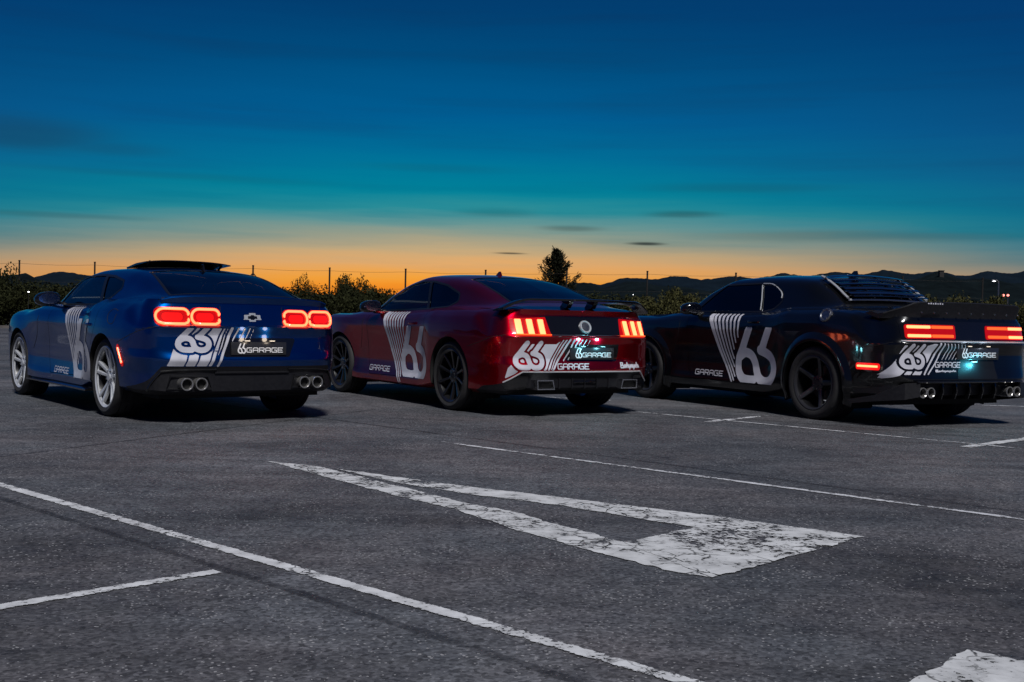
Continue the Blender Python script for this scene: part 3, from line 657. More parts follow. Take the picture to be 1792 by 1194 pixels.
def hit(c, o, d):
    p, nn, i, dist = c.bvh.ray_cast(Vector(o), Vector(d))
    if p is None: return None
    if nn.dot(Vector(d)) > 0: nn = -nn
    return p, nn
def proj(c, P2, mode, off):
    out = []
    for a, b in P2:
        if mode == 'left': h = hit(c, (a, 3, b), (0, -1, 0))
        elif mode == 'right': h = hit(c, (a, -3, b), (0, 1, 0))
        elif mode == 'rear': h = hit(c, (-4, a, b), (1, 0, 0))
        else: h = hit(c, (a, b, 4), (0, 0, -1))
        out.append(None if h is None else tuple(h[0]+h[1]*off))
    return out
def P1(c, a, b, mode='rear', off=0.0):
    q = proj(c, [(a, b)], mode, off)[0]; return np.array(q)
def decal(c, fn, bbox, res, mode, off):
    x0, x1, y0, y1 = bbox; nx, ny = max(2, int((x1-x0)/res)+1), max(2, int((y1-y0)/res)+1)
    gx, gy = np.meshgrid(np.linspace(x0, x1, nx), np.linspace(y0, y1, ny), indexing='ij')
    V = np.stack([gx.ravel(), gy.ravel(), 0*gx.ravel()], 1); F = gridfaces(nx, ny)
    (Vi, Fi), _ = split(V, F, fn(V[:, :2]))
    pr = proj(c, Vi[:, :2], mode, off); ok = [p is not None for p in pr]
    Fi = [f for f in Fi if all(ok[i] for i in f)]
    # drop faces that jump over an edge of the body
    W_ = [p if p is not None else (0, 0, 0) for p in pr]
    def fine(f):
        pts = np.array([W_[i] for i in f]); return np.ptp(pts, axis=0).max() < res*6
    return compact(np.array(W_), [f for f in Fi if fine(f)])
def pieces(V, F):
    """connected pieces of a mesh"""
    par = list(range(len(V)))
    def find(i):
        while par[i] != i: par[i] = par[par[i]]; i = par[i]
        return i
    for f in F:
        for i in f[1:]: par[find(i)] = find(f[0])
    g = {}
    for f in F: g.setdefault(find(f[0]), []).append(f)
    return [compact(V, fs) for fs in g.values() if len(fs) > 6]
def strokes_fn(strokes, w, w1=None): return lambda P: np.min([sdstroke(P, s, w, w1) for s in strokes], axis=0)
def rrect(cx, cy, hx, hy, r): 
    def fn(P):
        q = np.abs(P-np.array([cx, cy]))-np.array([hx-r, hy-r]); return np.linalg.norm(np.maximum(q, 0), axis=1)+np.minimum(q.max(1), 0)-r
    return fn

def make_wheel(car, x, side, sp, front=False):
    """wheel at axle x; side +1 = left"""
    st = sp['wheel']; Rt, Rr, w = st['tyre'], st['rim'], st['wf'] if front else st['w']; h = w/2
    yo = sp['track_f'] if front else sp['track']               # outer face
    mat = st['mat']
    V, F = lathe_y([(Rr-0.012, h-0.012), (Rr+0.004, h-0.002), (Rr+0.012, h-0.006), (Rr+0.002, h-0.016), (Rr-0.014, h-0.030)], 56)
    parts = [(V, F)]
    hub = st['hub']
    parts.append(lathe_y([(0.0, h-hub+0.012), (0.034, h-hub+0.012), (0.038, h-hub+0.006), (0.075, h-hub), (0.082, h-hub-0.02), (0.082, h-hub-0.08), (0.0, h-hub-0.08)], 28))
    def spoke(a, t0, t1, w0, w1, r0=0.06, r1=None, th=0.028):
        r1 = r1 or Rr-0.012; secs = []
        for k in range(7):
            u = k/6; r = r0+(r1-r0)*u; t = t0+(t1-t0)*u; ww = w0+(w1-w0)*u
            yf = h-hub+(hub-0.014)*(u**1.4); sec = []
            for dt, dy in ((-ww, -th), (-ww*0.92, -0.005), (-ww*0.55, 0), (ww*0.55, 0), (ww*0.92, -0.005), (ww, -th)):
                tt = t+dt; sec.append((r*math.cos(a)-tt*math.sin(a), yf+dy, r*math.sin(a)+tt*math.cos(a)))
            secs.append(sec)
        return loft(secs)
    nsp = st['n']
    for i in range(nsp):
        a = 2*math.pi*i/nsp+math.pi/2+st.get('rot', 0.0)
        if st['style'] == 'split':
            parts.append(spoke(a, 0.013, 0.046, 0.016, 0.018)); parts.append(spoke(a, -0.013, -0.046, 0.016, 0.018))
        else: parts.append(spoke(a, 0, 0, st['sw'], st['sw1'], th=0.03))
    V, F = join(*parts)
    def place(V, F):
        V = np.array(V, float); 
        if side < 0: V, F = mirror(V, F)
        return V, F
    loc = (x, side*(yo-h), Rt)
    wh = obj('wheel', *place(V, F), mat, car, loc=loc)
    obj('rim_barrel', *place(*lathe_y([(Rr-0.013, h-0.029), (Rr-0.020, h-0.06), (Rr-0.024, -h+0.03), (Rr+0.01, -h+0.004)], 48)), 'rim_black', wh)
    # tyre: rounded shoulders, circumferential grooves and shoulder blocks
    pr = [(Rr-0.004, h-0.018), (Rr+0.016, h-0.004), ((Rr+Rt)/2, h+0.008), (Rt-0.025, h+0.002), (Rt-0.008, h-0.012), (Rt, h-0.035)]
    gr = []
    for g in (-0.5, -0.17, 0.17, 0.5):
        yy = -g*h*1.2; gr += [(Rt, yy+0.006), (Rt-0.009, yy+0.005), (Rt-0.009, yy-0.005), (Rt, yy-0.006)]
    pr = pr+gr+[(Rt, -h+0.035), (Rt-0.008, -h+0.012), (Rt-0.03, -h), ((Rr+Rt)/2, -h-0.006), (Rr, -h+0.015)]
    obj('tyre', *place(*lathe_y(pr, 72)), 'tyre_rubber', wh)
    obj('brake_disc', *place(*join(lathe_y([(0.08, h-hub-0.075), (0.17, h-hub-0.075), (0.17, h-hub-0.10), (0.08, h-hub-0.10)], 36))), 'rim_grey', wh)
    cal = []
    for k in range(7):
        a = R(150)+R(60)*k/6
        cal.append([(r*math.cos(a), yy, r*math.sin(a)) for r, yy in ((0.115, h-hub-0.055), (0.185, h-hub-0.055), (0.19, h-hub-0.12), (0.115, h-hub-0.12))])
    obj('brake_caliper', *place(*loft(cal)), 'gloss_black', wh)
    nut = None
    for i in range(5):
        a = 2*math.pi*(i+0.5)/5+math.pi/2; q = (0.057*math.cos(a), 0, 0.057*math.sin(a))
        if nut is None: nut = obj('lug_nut', *place(*lathe_y([(0, h-hub+0.014), (0.008, h-hub+0.013), (0.010, h-hub+0.006), (0.010, h-hub-0.005)], 8)), 'chrome', wh, loc=q)
        else:
            o2 = nut.copy(); COL.objects.link(o2); o2.parent = wh; o2.location = q
    return wh

def cyl_x(cx, cy, cz, r, x0, x1, rin, seg=24):        # pipe along x, open to the rear (x0 < x1)
    prof = [(rin-0.004, x1), (rin-0.004, x0+0.004), (rin, x0), (r, x0), (r+0.002, x0+0.004), (r, x0+0.012), (r, x1)]
    V, F = lathe_y(prof, seg); return [(cx*0+p[1], cy+p[0], cz+p[2]) for p in V], F

def build_car(sp):
    c = build_shell(sp); wb = sp['wb']
    car = empty('sports_car', (sp['pos'][0], sp['pos'][1], 0), sp['yaw']+math.pi/2)
    tag(car, sp['label'], 'car', 'tuned coupes parked side by side')
    c.obj = car; body = []
    PM = sp['paint']
    # ---- lower band: arches, valance, doors
    V, F = c.low
    def circ(V, x, r): return np.where(V[:, 1] > 0.45, np.hypot(V[:, 0]-x, V[:, 2]-sp['arch_z'])-r, 1.0)
    inner = (V.copy(), F)
    for x, r in ((0, sp['arch_r']), (wb, sp['arch_rf'])):
        _, (V, F) = split(V, F, circ(V, x, r))
    low_cut = (V, F)
    val = np.where(V[:, 0] < -0.5, sdpoly(V[:, 1:], sp['valance']), 1.0)
    (Vv, Fv), (V, F) = split(V, F, val)
    obj('rear_valance', *join((Vv, Fv), mirror(Vv, Fv)), 'black_plastic', car)
    dd = np.where(V[:, 1] > 0.5, sdpoly(V[:, [0, 2]], sp['door'], 0.012), 1.0)
    (Vd, Fd), (V, F) = split(V, F, dd+0.003)
    dd = np.where(V[:, 1] > 0.5, sdpoly(V[:, [0, 2]], sp['door'], 0.012), 1.0)
    _, (V, F) = split(V, F, dd-0.003)
    body += [(V, F), mirror(V, F)]
    doors = []
    for s in (1, -1):
        D = obj('door', *((Vd, Fd) if s > 0 else mirror(Vd, Fd)), PM, car); doors.append(D)
        hx, hz = sp['handle']; q = [P1(c, hx+dx, hz, 'left', 0.0) for dx in (-0.11, 0, 0.11)]
        secs = []
        for k in range(9):
            u = k/8; x = hx-0.11+0.22*u; y = np.interp(x, [p[0] for p in q], [p[1] for p in q]); b = 0.028*math.sin(math.pi*u)**0.5
            secs.append([(x, y-0.01+b+dy, hz+dz) for dy, dz in ((-0.008, -0.012), (0.006, -0.012), (0.010, 0), (0.006, 0.012), (-0.008, 0.012))])
        v, f = loft(secs); obj('handle', *((v, f) if s > 0 else mirror(v, f)), sp.get('handle_mat', PM), D)
    # inner skin behind the shut lines and windows' lower edge
    Vi, Fi = low_cut; Ni = vnormals(Vi, Fi); Ni = np.where((Ni[:, 1:2]*1.0+0) > -9, Ni, Ni)
    sgn = np.sign(np.sum(Ni*np.array([[0, 1, 0]])*(Vi[:, 1:2] > 0.3), axis=1)+1e-9)
    m = Vi[:, 1] > 0.5; s0 = 1.0 if np.mean(Ni[m][:, 1]) > 0 else -1.0
    Vi = Vi-Ni*s0*0.014
    liner = [(Vi, Fi), mirror(Vi, Fi)]
    # ---- upper shell: windows
    V, F = c.up
    trims, glasses = [], []
    sw = sp['side_glass']
    g = np.where(V[:, 1] > 0.4, sdpoly(V[:, [0, 2]], sw, 0.004), 1.0)
    (Vs, Fs), (V, F) = split(V, F, g-0.020)
    g = sdpoly(Vs[:, [0, 2]], sw, 0.004); (Vg, Fg), (Vt, Ft) = split(Vs, Fs, g)
    trims.append((Vt, Ft))
    (x0, z0), (x1, z1), pw = sp['b_pillar']
    xb = lambda A: x0+(A[:, 2]-z0)/(z1-z0)*(x1-x0)
    (Vq, Fq), (Vr, Fr) = split(Vg, Fg, Vg[:, 0]-(xb(Vg)-pw))
    (Vb, Fb), (Vf, Ff) = split(Vr, Fr, Vr[:, 0]-(xb(Vr)+pw))
    trims.append((Vb, Fb))
    def inset(V, F, d):
        N = vnormals(V, F); s = 1.0 if np.mean(N[:, 1:].sum(1)) > 0 else -1.0; return V-N*s*d, F
    side_panes = [(Vf, Ff, 'side_window', sp['glass_side']), (Vq, Fq, 'quarter_window', sp['glass_quarter'])]
    for name, poly, gm in (('rear_window', sp['backlight'], sp['glass_rear']), ('windscreen', sp['windscreen'], 'glass_clear')):
        full = [(x, y) for x, y in poly]+[(x, -y) for x, y in poly[::-1]]
        ok = V[:, 2] > sp['belt']
        g = np.where(ok, sdpoly(V[:, :2], full), 1.0)
        (Vs, Fs), (V, F) = split(V, F, g-0.022)
        g = sdpoly(Vs[:, :2], full); (Vw, Fw), (Vt, Ft) = split(Vs, Fs, g); trims.append((Vt, Ft))
        gv, gf = inset(Vw, Fw, 0.004); obj(name, *join((gv, gf), mirror(gv, gf)), gm, car)
    body += [(V, F), mirror(V, F)]
    obj('body_shell', *join(*body), PM, car)
    t = join(*[inset(a, b, -0.0015) for a, b in trims]); obj('window_trim', *join(t, mirror(*t)), 'black_trim', car)
    for v, f, nm, gm in side_panes:
        v, f = inset(v, f, 0.006)
        for s in (1, -1): obj(nm, *((v, f) if s > 0 else mirror(v, f)), gm, car)
    # ---- floor, wheel housings
    ub = [box(-0.78, -sp['arch_r']+0.0, -0.74, 0.74, 0.20, 0.30), box(-sp['arch_r']-0.01, wb+sp['arch_rf']+0.01, -0.60, 0.60, 0.17, 0.34), box(sp['arch_r']+0.02, wb-sp['arch_rf']-0.02, -0.80, 0.80, 0.175, 0.24), box(wb+sp['arch_rf'], wb+0.75, -0.6, 0.6, 0.18, 0.30)]
    for x, r in ((0, sp['arch_r']), (wb, sp['arch_rf'])):
        ring = []
        for k in range(41):
            a = R(-32)+R(244)*k/40; px, pz = x+(r+0.012)*math.cos(a), sp['arch_z']+(r+0.012)*math.sin(a)
            h = hit(c, (px, 3, pz), (0, -1, 0)); y = h[0].y-0.003 if h and h[0].y > 0.6 else (ring[-1][0][1] if ring else 0.9)
            q = (x+(r-0.001)*math.cos(a), sp['arch_z']+(r-0.001)*math.sin(a)); q2 = (x+(r+0.012)*math.cos(a), sp['arch_z']+(r+0.012)*math.sin(a))
            ring.append([(q[0], y, q[1]), (q[0], y-0.03, q[1]), (q2[0], y-0.05, q2[1]), (q2[0], 0.56, q2[1])])
        v, f = loft(ring, closed=False); ub += [(v, f), mirror(v, f)]
        cap = [(x, 0.56, sp['arch_z'])]+[r_[-1] for r_ in ring]; cf = [(0, i, i+1) for i in range(1, len(ring))]; ub += [(cap, cf), mirror(cap, cf)]
    obj('underbody', *join(*(ub+liner)), 'liner', car, weld=False)
    for x, fr in ((0, False), (wb, True)):
        for s in (1, -1): make_wheel(car, x, s, sp, fr)
    # ---- cabin
    zf = 0.34
    parts = [box(-0.2, wb-0.7, -0.66, 0.66, zf, zf+0.06)]
    dash = [[(wb-0.95+dx, y, z) for dx, z in ((0, 0.62), (-0.12, 0.80), (-0.05, 0.93), (0.18, 0.97), (0.42, 0.95), (0.42, 0.62))] for y in (-0.70, -0.3, 0.3, 0.70)]
    parts.append(loft(dash)); parts.append(box(-0.55, 0.05, -0.66, 0.66, 0.55, 0.93)); obj('cabin_floor', *join(*parts), 'interior', car)
    for sx, sy, k in ((sp['seat_x'], 0.36, 1.0), (sp['seat_x'], -0.36, 1.0), (sp['seat_x']-0.72, 0.33, 0.92), (sp['seat_x']-0.72, -0.33, 0.92)):
        hgt = 1.0 if k == 1.0 else 0.80
        secs = []
        for z, xo, hw, th in ((0.50, 0, 0.24, 0.10), (0.62, -0.03, 0.26, 0.10), (0.80, -0.09, 0.25, 0.085), (0.93, -0.14, 0.20, 0.07), (0.97, -0.155, 0.12, 0.05), (1.0, -0.165, 0.115, 0.05), (1.12, -0.19, 0.11, 0.05), (1.155, -0.195, 0.07, 0.03)):
            if k != 1.0 and z > 0.94: continue
            secs.append([(sx+xo+th*math.cos(a), sy+hw*(abs(math.sin(a))**0.6)*math.copysign(1, math.sin(a)), z) for a in [2*math.pi*q/16 for q in range(16)]])
        cush = rbox(sx-0.02, sx+0.5, sy-0.25, sy+0.25, 0.40, 0.56, 0.05)
        obj('seat', *join(loft(secs), cush), 'seat_leather', car)
    ring = [(sp['seat_x']+0.62+0.06*math.sin(a)*0.6, 0.36+0.185*math.cos(a), 0.86+0.185*math.sin(a)) for a in [2*math.pi*k/28 for k in range(28)]]
    obj('steering_wheel', *join(tube(ring, 0.014, 8, True), tube([(sp['seat_x']+0.62, 0.20, 0.86), (sp['seat_x']+0.64, 0.36, 0.85), (sp['seat_x']+0.62, 0.52, 0.86)], 0.018, 6), tube([(sp['seat_x']+0.64, 0.36, 0.85), (sp['seat_x']+0.95, 0.36, 0.78)], 0.03, 8)), 'interior', car)
    # ---- door mirrors
    mx, my, mz = sp['mirror']
    secs = []
    for k in range(11):
        u = -1+2*k/10; r = max(0.05, (1-abs(u)**2.6))**0.5
        secs.append([(mx+0.02*u+0.085*r*math.copysign(abs(math.cos(a))**0.7, math.cos(a))*(1.25 if math.cos(a) > 0 else 0.75), my+0.115*u, mz+0.068*r*math.copysign(abs(math.sin(a))**0.7, math.sin(a))-0.012*u) for a in [2*math.pi*q/18 for q in range(18)]])
    stalk = tube([(mx+0.05, my-0.20, mz-0.055), (mx+0.03, my-0.06, mz-0.05)], 0.028, 8)
    for s in (1, -1):
        v, f = loft(secs); m_ = obj('door_mirror', *((v, f) if s > 0 else mirror(v, f)), sp.get('mirror_mat', PM), car)
        obj('mirror_stalk', *(stalk if s > 0 else mirror(*stalk)), 'black_trim', m_)
        g = [(mx-0.075, my+0.10*math.cos(a), mz+0.052*math.sin(a)) for a in [2*math.pi*q/20 for q in range(20)]]
        obj('mirror_glass', *((g, [tuple(range(20))]) if s > 0 else mirror(g, [tuple(range(20))])), 'chrome', m_)
    # ---- headlamps (seen from the other side only)
    for s in (1, -1):
        v, f = rbox(0, 0.10, -0.17, 0.17, -0.045, 0.045, 0.02); hx, hy, hz = sp['headlamp']
        obj('headlight', [(p[0]+hx, s*(hy)+p[1], p[2]+hz) for p in v], f, 'glass_lens', car)
    return c

def seam(c, pts, mode, name='panel_gap', r=.0032, both=True, mat='liner'):
    q = [P1(c, a, b, mode, -.0008) for a, b in curve(pts, 6)]; v, f = tube(q, r, 5); obj(name, v, f, mat, c.obj)
    if both: obj(name, *mirror(v, f), mat, c.obj)
def side_livery(c, x_l, x_r, z0, z1, stripes, word, curve_in=0.05):
    """66, striped wedge and GARAGE on both flanks; x_l = towards the nose"""
    car = c.obj; up, wp = sixty_six(0, z0, x_l-x_r, z1-z0)
    for mode, s in (('left', 1), ('right', -1)):
        m = (lambda u: x_l-u) if s > 0 else (lambda u: x_r+u)
        st = [[(m(p[0]), p[1]) for p in t] for t in up]
        clipz = lambda P: np.maximum(strokes_fn(st, wp*.92)(P), np.maximum(P[:, 1]-z1, z0+0.005-P[:, 1]))
        obj('number_decal', *decal(c, clipz, (x_r-0.05, x_l+0.05, z0-0.02, z1+0.02), 0.011, mode, 0.0035), 'vinyl', car)
        for pts, w0, w1 in stripes:
            pts = np.array(pts); zt = pts[0, 1]
            if s < 0: pts[:, 0] = x_l+x_r-pts[:, 0]
            fn = lambda P: np.maximum(sdstroke(P, pts, w0, w1), P[:, 1]-zt)
            xs = pts[:, 0]; obj('stripe_decal', *decal(c, fn, (xs.min()-0.06, xs.max()+0.06, pts[-1, 1]-0.02, zt+0.01), 0.009, mode, 0.003), 'vinyl', car)
        a, b, zz0, zz1 = word
        if s > 0: ws = [[(a-(p[0]-a), p[1]) for p in t] for t in word_strokes('GARAGE', a, a+(a-b), zz0, zz1)]
        else: ws = [[(b+(p[0]-a), p[1]) for p in t] for t in word_strokes('GARAGE', a, a+(a-b), zz0, zz1)]
        obj('lettering', *decal(c, strokes_fn(ws, (zz1-zz0)*0.19), (b-0.03, a+0.03, zz0-0.02, zz1+0.02), 0.006, mode, 0.003), 'vinyl', car)
def stripe_set(x_top, z_top, z_bot, ends, k=1.0, gap=.074):
    """a fan of stripes: left edge sweeps down and back, each next stripe shorter"""
    lx = lambda t: x_top-k*float(np.interp(t, [0, .08, .16, .33, .53, .75, 1], [0, .045, .08, .14, .21, .31, .45]))
    gp_ = lambda t: gap*float(np.interp(t, [0, .3, .6, 1], [1, .78, .66, .60])); out = []
    for i, e in enumerate(ends):
        ts = np.linspace(0, e, 12)
        out.append(([(lx(t)-i*gp_(t), z_top-(z_top-z_bot)*t) for t in ts], gap*(.50 if i else .85), gap*.24))
    return out
def rear_livery(c, slab, six, slits, stripes, word, under):
    car = c.obj
    m = lambda P: np.stack([-P[:, 0], P[:, 1]], 1)                # work in u = -y so that u runs to the right
    sl = lambda P: sdpoly(m(P), slab)
    us = [p[0] for p in slab]; vs = [p[1] for p in slab]; bb = (-max(us)-0.02, -min(us)+0.02, min(vs)-0.02, max(vs)+0.02)
    sx, w = sixty_six(*six)
    ring = lambda P: np.min([sdstroke(m(P), s, w*1.05+.040) for s in sx], axis=0)
    fill = lambda P: np.min([sdstroke(m(P), s, w*1.05) for s in sx], axis=0)
    top = max(vs)
    def slab_fn(P):
        d = np.maximum(sl(P), -ring(P))
        for s_ in slits: d = np.maximum(d, -sdstroke(m(P), s_, 0.017, 0.012))
        return d
    for v, f in pieces(*decal(c, slab_fn, bb, 0.008, 'rear', 0.003)): obj('rear_decal', v, f, 'vinyl', car)
    obj('number_decal', *decal(c, lambda P: np.maximum(fill(P), P[:, 1]-top), (bb[0]-0.15, bb[1], bb[2], bb[3]), 0.008, 'rear', 0.0036), 'vinyl', car)
    for pts, w0, w1 in stripes:
        pts = curve(pts, 8) if len(pts) > 2 else np.array(pts); u_ = pts[:, 0]; v_ = pts[:, 1]
        obj('stripe_decal', *decal(c, lambda P: sdstroke(m(P), pts, w0, w1), (-u_.max()-0.03, -u_.min()+0.03, v_.min()-0.01, v_.max()+0.01), 0.008, 'rear', 0.003), 'vinyl', car)
    if word:
        a, b, z0, z1 = word; ws = word_strokes('GARAGE', a, b, z0, z1, 0.12)
        obj('lettering', *decal(c, lambda P: np.min([sdstroke(m(P), s, (z1-z0)*0.19) for s in ws], axis=0), (-b-0.03, -a+0.03, z0-0.02, z1+0.02), 0.006, 'rear', 0.003), 'vinyl', car)
def scribble(c, u0, u1, z0, z1, seed, mat='vinyl', thick=0.012):
    """small script too fine to read"""
    r = random.Random(seed); pts = []; n = 11; k = lambda t: u0+(u1-u0)*t
    big = [(0.02, 0.2), (0.03, 0.95), (0.13, 0.9), (0.12, 0.6), (0.04, 0.52), (0.15, 0.45), (0.14, 0.12), (0.03, 0.1), (0.19, 0.15)]
    pts = [(k(a), z0+(z1-z0)*b) for a, b in big]
    for i in range(n):
        t = 0.2+0.78*i/n; lo = 0.12 if i not in (3, 6) else -0.2; hi = 0.62 if i not in (2, 9) else 0.95
        pts += [(k(t), z0+(z1-z0)*hi), (k(t+0.03), z0+(z1-z0)*lo)]
    m = lambda P: np.stack([-P[:, 0], P[:, 1]], 1)
    obj('script_lettering', *decal(c, lambda P: sdstroke(m(P), pts, thick), (-u1-0.02, -u0+0.02, z0-0.03, z1+0.02), 0.006, 'rear', 0.003), mat, c.obj)
def plate(c, yc, zc, hw, hh, led, tilt=0.0, off=0.012):
    """number plate reading 66 GARAGE with its two lamps"""
    car = c.obj; q = P1(c, yc, zc, 'rear'); x = q[0]-off
    p = empty('number_plate', (x, yc, zc), 0, car); p.rotation_euler = (0, tilt, 0)
    obj('plate_blank', *rbox(-0.006, 0.02, -hw, hw, -hh, hh, 0.005), 'plate_black', p)
    bor = []
    for a, b, e, f in ((-hw+0.004, hw-0.004, hh-0.007, hh-0.004), (-hw+0.004, hw-0.004, -hh+0.004, -hh+0.007)): bor.append(box(-0.0075, -0.006, a, b, e, f))
    def flat(fn, bb, res, name):
        x0, x1, y0, y1 = bb; nx, ny = int((x1-x0)/res)+1, int((y1-y0)/res)+1
        gx, gy = np.meshgrid(np.linspace(x0, x1, nx), np.linspace(y0, y1, ny), indexing='ij'); V = np.stack([gx.ravel(), gy.ravel(), 0*gx.ravel()], 1)
        (v, f), _ = split(V, gridfaces(nx, ny), fn(V[:, :2])); obj(name, [(-0.008, -a[0], a[1]) for a in v], f, 'plate_print', p)
    sx, w = sixty_six(-hw*0.78, -hh*0.75, hh*1.35, hh*1.5)
    flat(strokes_fn(sx, w), (-hw, 0, -hh, hh), 0.004, 'number_print')
    ws = word_strokes('GARAGE', -hw*0.78+hh*1.5, hw*0.86, -hh*0.55, hh*0.12)
    flat(strokes_fn(ws, hh*0.13), (-hw*0.5, hw, -hh, hh), 0.003, 'word_print')
    for s in (1, -1):
        obj('plate_lamp', *rbox(-0.022, -0.004, s*hw*0.45-0.022, s*hw*0.45+0.022, hh+0.008, hh+0.014, 0.002), led, p)
        ld = bpy.data.lights.new('plate_light', 'POINT'); ld.energy = c.sp['led_w']; ld.color = c.sp['led_col']; ld.shadow_soft_size = 0.02; ld.specular_factor = 0.25
        lo = bpy.data.objects.new('plate_light', ld); COL.objects.link(lo); lo.parent = p; lo.location = (-0.085, s*hw*0.45, hh+0.03)
    return p
def wing(sections):
    return loft(sections)
# ---------------- blue coupe
PF = {  # profiles: (height, inset from the widest outline)
 'RC': [(.24, .10), (.27, .03), (.42, .035), (.475, .02), (.53, 0), (.60, .022), (.74, .03), (.815, 0), (.832, .05), (.96, .075), (1.035, .085)],
 'RK': [(.24, .08), (.28, .02), (.42, .02), (.48, .01), (.54, 0), (.62, .005), (.74, .005), (.80, .005), (.84, .02), (.96, .05), (1.035, .10)],
 'QP': [(.25, .08), (.29, .02), (.40, .005), (.50, 0), (.58, -.005), (.68, -.005), (.78, 0), (.86, .012), (.93, .04), (.99, .10), (1.04, .19)],
 'RW': [(.25, .08), (.28, .02), (.38, 0), (.48, -.005), (.58, -.01), (.68, -.012), (.78, -.008), (.86, .005), (.93, .03), (.99, .085), (1.03, .15)],
 'DR': [(.20, .07), (.23, 0), (.29, -.003), (.35, .008), (.45, .018), (.58, .017), (.70, .008), (.80, .003), (.88, .015), (.935, .045), (.975, .11)],
 'DF': [(.20, .07), (.23, 0), (.29, 0), (.35, .012), (.45, .022), (.58, .02), (.70, .010), (.80, .002), (.87, .015), (.92, .05), (.955, .12)],
 'FW': [(.22, .08), (.25, .02), (.35, 0), (.45, -.005), (.55, -.01), (.65, -.01), (.73, -.005), (.80, .01), (.85, .035), (.89, .09), (.915, .17)],
 'FK': [(.20, .06), (.24, .02), (.35, 0), (.45, 0), (.52, .005), (.60, .01), (.66, .02), (.70, .035), (.74, .06), (.77, .10), (.79, .16)],
 'FC': [(.18, .06), (.22, .02), (.32, 0), (.42, 0), (.50, .01), (.56, .02), (.62, .03), (.67, .05), (.71, .08), (.74, .13), (.765, .22)]}
BLUE = dict(pos=(-2.8336, 10.456), yaw=0.6652, wb=2.811, paint='blue_paint', label='metallic blue coupe with tilted glass sunroof and oval ring tail lamps', prof=PF,
 plan=[(-1.03, 0, 'RC'), (-1.01, .45, 'RC'), (-.97, .68, 'RC'), (-.875, .835, 'RK'), (-.70, .912, 'RK'), (-.42, .948, 'QP'), (0, .960, 'RW'), (.42, .942, 'RW'), (.75, .908, 'DR'), (1.5, .900, 'DF'),
       (2.25, .925, 'DF'), (2.811, .935, 'FW'), (3.25, .905, 'FW'), (3.53, .77, 'FK'), (3.67, .45, 'FC'), (3.73, 0, 'FC')], rear_corner=3, front_corner=13,
 upper=[(-.74, [(.72, 1.045), (.66, 1.05), (.58, 1.055), (.45, 1.06), (.25, 1.065), (0, 1.07)]), (-.68, [(.73, 1.05), (.67, 1.056), (.60, 1.068), (.46, 1.082), (.25, 1.088), (0, 1.09)]),
        (-.40, [(.735, 1.055), (.68, 1.095), (.62, 1.135), (.54, 1.165), (.3, 1.18), (0, 1.185)]), (.0, [(.745, 1.035), (.695, 1.13), (.64, 1.215), (.555, 1.265), (.3, 1.295), (0, 1.303)]),
        (.22, [(.755, 1.02), (.71, 1.125), (.655, 1.235), (.565, 1.293), (.3, 1.325), (0, 1.335)]), (.65, [(.785, .99), (.735, 1.115), (.665, 1.25), (.575, 1.31), (.3, 1.345), (0, 1.355)]), (1.0, [(.795, .98), (.745, 1.11), (.675, 1.255), (.58, 1.312), (.3, 1.345), (0, 1.355)]),
        (1.35, [(.80, .975), (.755, 1.10), (.69, 1.225), (.59, 1.28), (.3, 1.315), (0, 1.325)]), (1.7, [(.81, .97), (.78, 1.03), (.73, 1.10), (.63, 1.15), (.3, 1.195), (0, 1.205)]),
        (2.0, [(.80, .96), (.78, .97), (.73, .99), (.64, 1.02), (.3, 1.045), (0, 1.05)]), (2.15, [(.78, .95), (.70, .96), (.6, .965), (.5, .97), (.25, .985), (0, .985)]), (2.9, [(.68, .92), (.58, .93), (.48, .935), (.38, .935), (.2, .95), (0, .955)]), (3.3, [(.62, .84), (.56, .86), (.48, .87), (.38, .87), (.2, .88), (0, .885)])],
 arch_z=.345, arch_r=.385, arch_rf=.375, belt=.98, valance=[(-.77, .478), (.77, .478), (.85, .36), (.96, .26), (.96, .05), (-.96, .05), (-.96, .26), (-.85, .36)],
 door=[(.20, .97), (.22, .80), (.46, .40), (.52, .33), (1.72, .31), (1.80, .45), (1.80, .93), (1.76, 1.1), (.18, 1.1)], handle=(.42, .80),
 side_glass=[(1.72, .995), (.68, .995), (.42, 1.06), (.25, 1.14), (.28, 1.19), (.55, 1.232), (.85, 1.25), (1.25, 1.245), (1.40, 1.22)], b_pillar=((.60, 1.0), (.74, 1.25), .035),
 glass_side='glass_clear', glass_quarter='glass_black', glass_rear='glass_dark', backlight=[(-.66, .60), (.06, .505)], windscreen=[(1.34, .56), (1.97, .64)],
 wheel=dict(tyre=.345, rim=.262, w=.285, wf=.255, n=5, style='split', hub=.045, mat='rim_silver'), track=.932, track_f=.92, seat_x=.80, mirror=(1.60, .975, 1.03), mirror_mat='gloss_black', headlamp=(3.36, .70, .66), led_w=0.16, led_col=(1, .82, .62))
c = build_car(BLUE); car = c.obj
seam(c, [(.885, .79), (.84, .80), (.70, .81), (.28, .815)], 'rear'); seam(c, [(-.88, .80), (-.70, .76), (-.50, .70), (-.37, .66)], 'left'); seam(c, [(-.70, .70), (-.86, .69), (-.92, .68)], 'top'); seam(c, [(.285, .99), (.285, .90), (.29, .83)], 'rear')
seam(c, [(2.12, .86), (2.14, .80), (2.16, .70), (2.30, .52)], 'left'); seam(c, [(-.28, .93), (-.16, .94), (-.10, .90), (-.14, .83), (-.26, .83), (-.28, .90)], 'left', 'fuel_flap_gap')
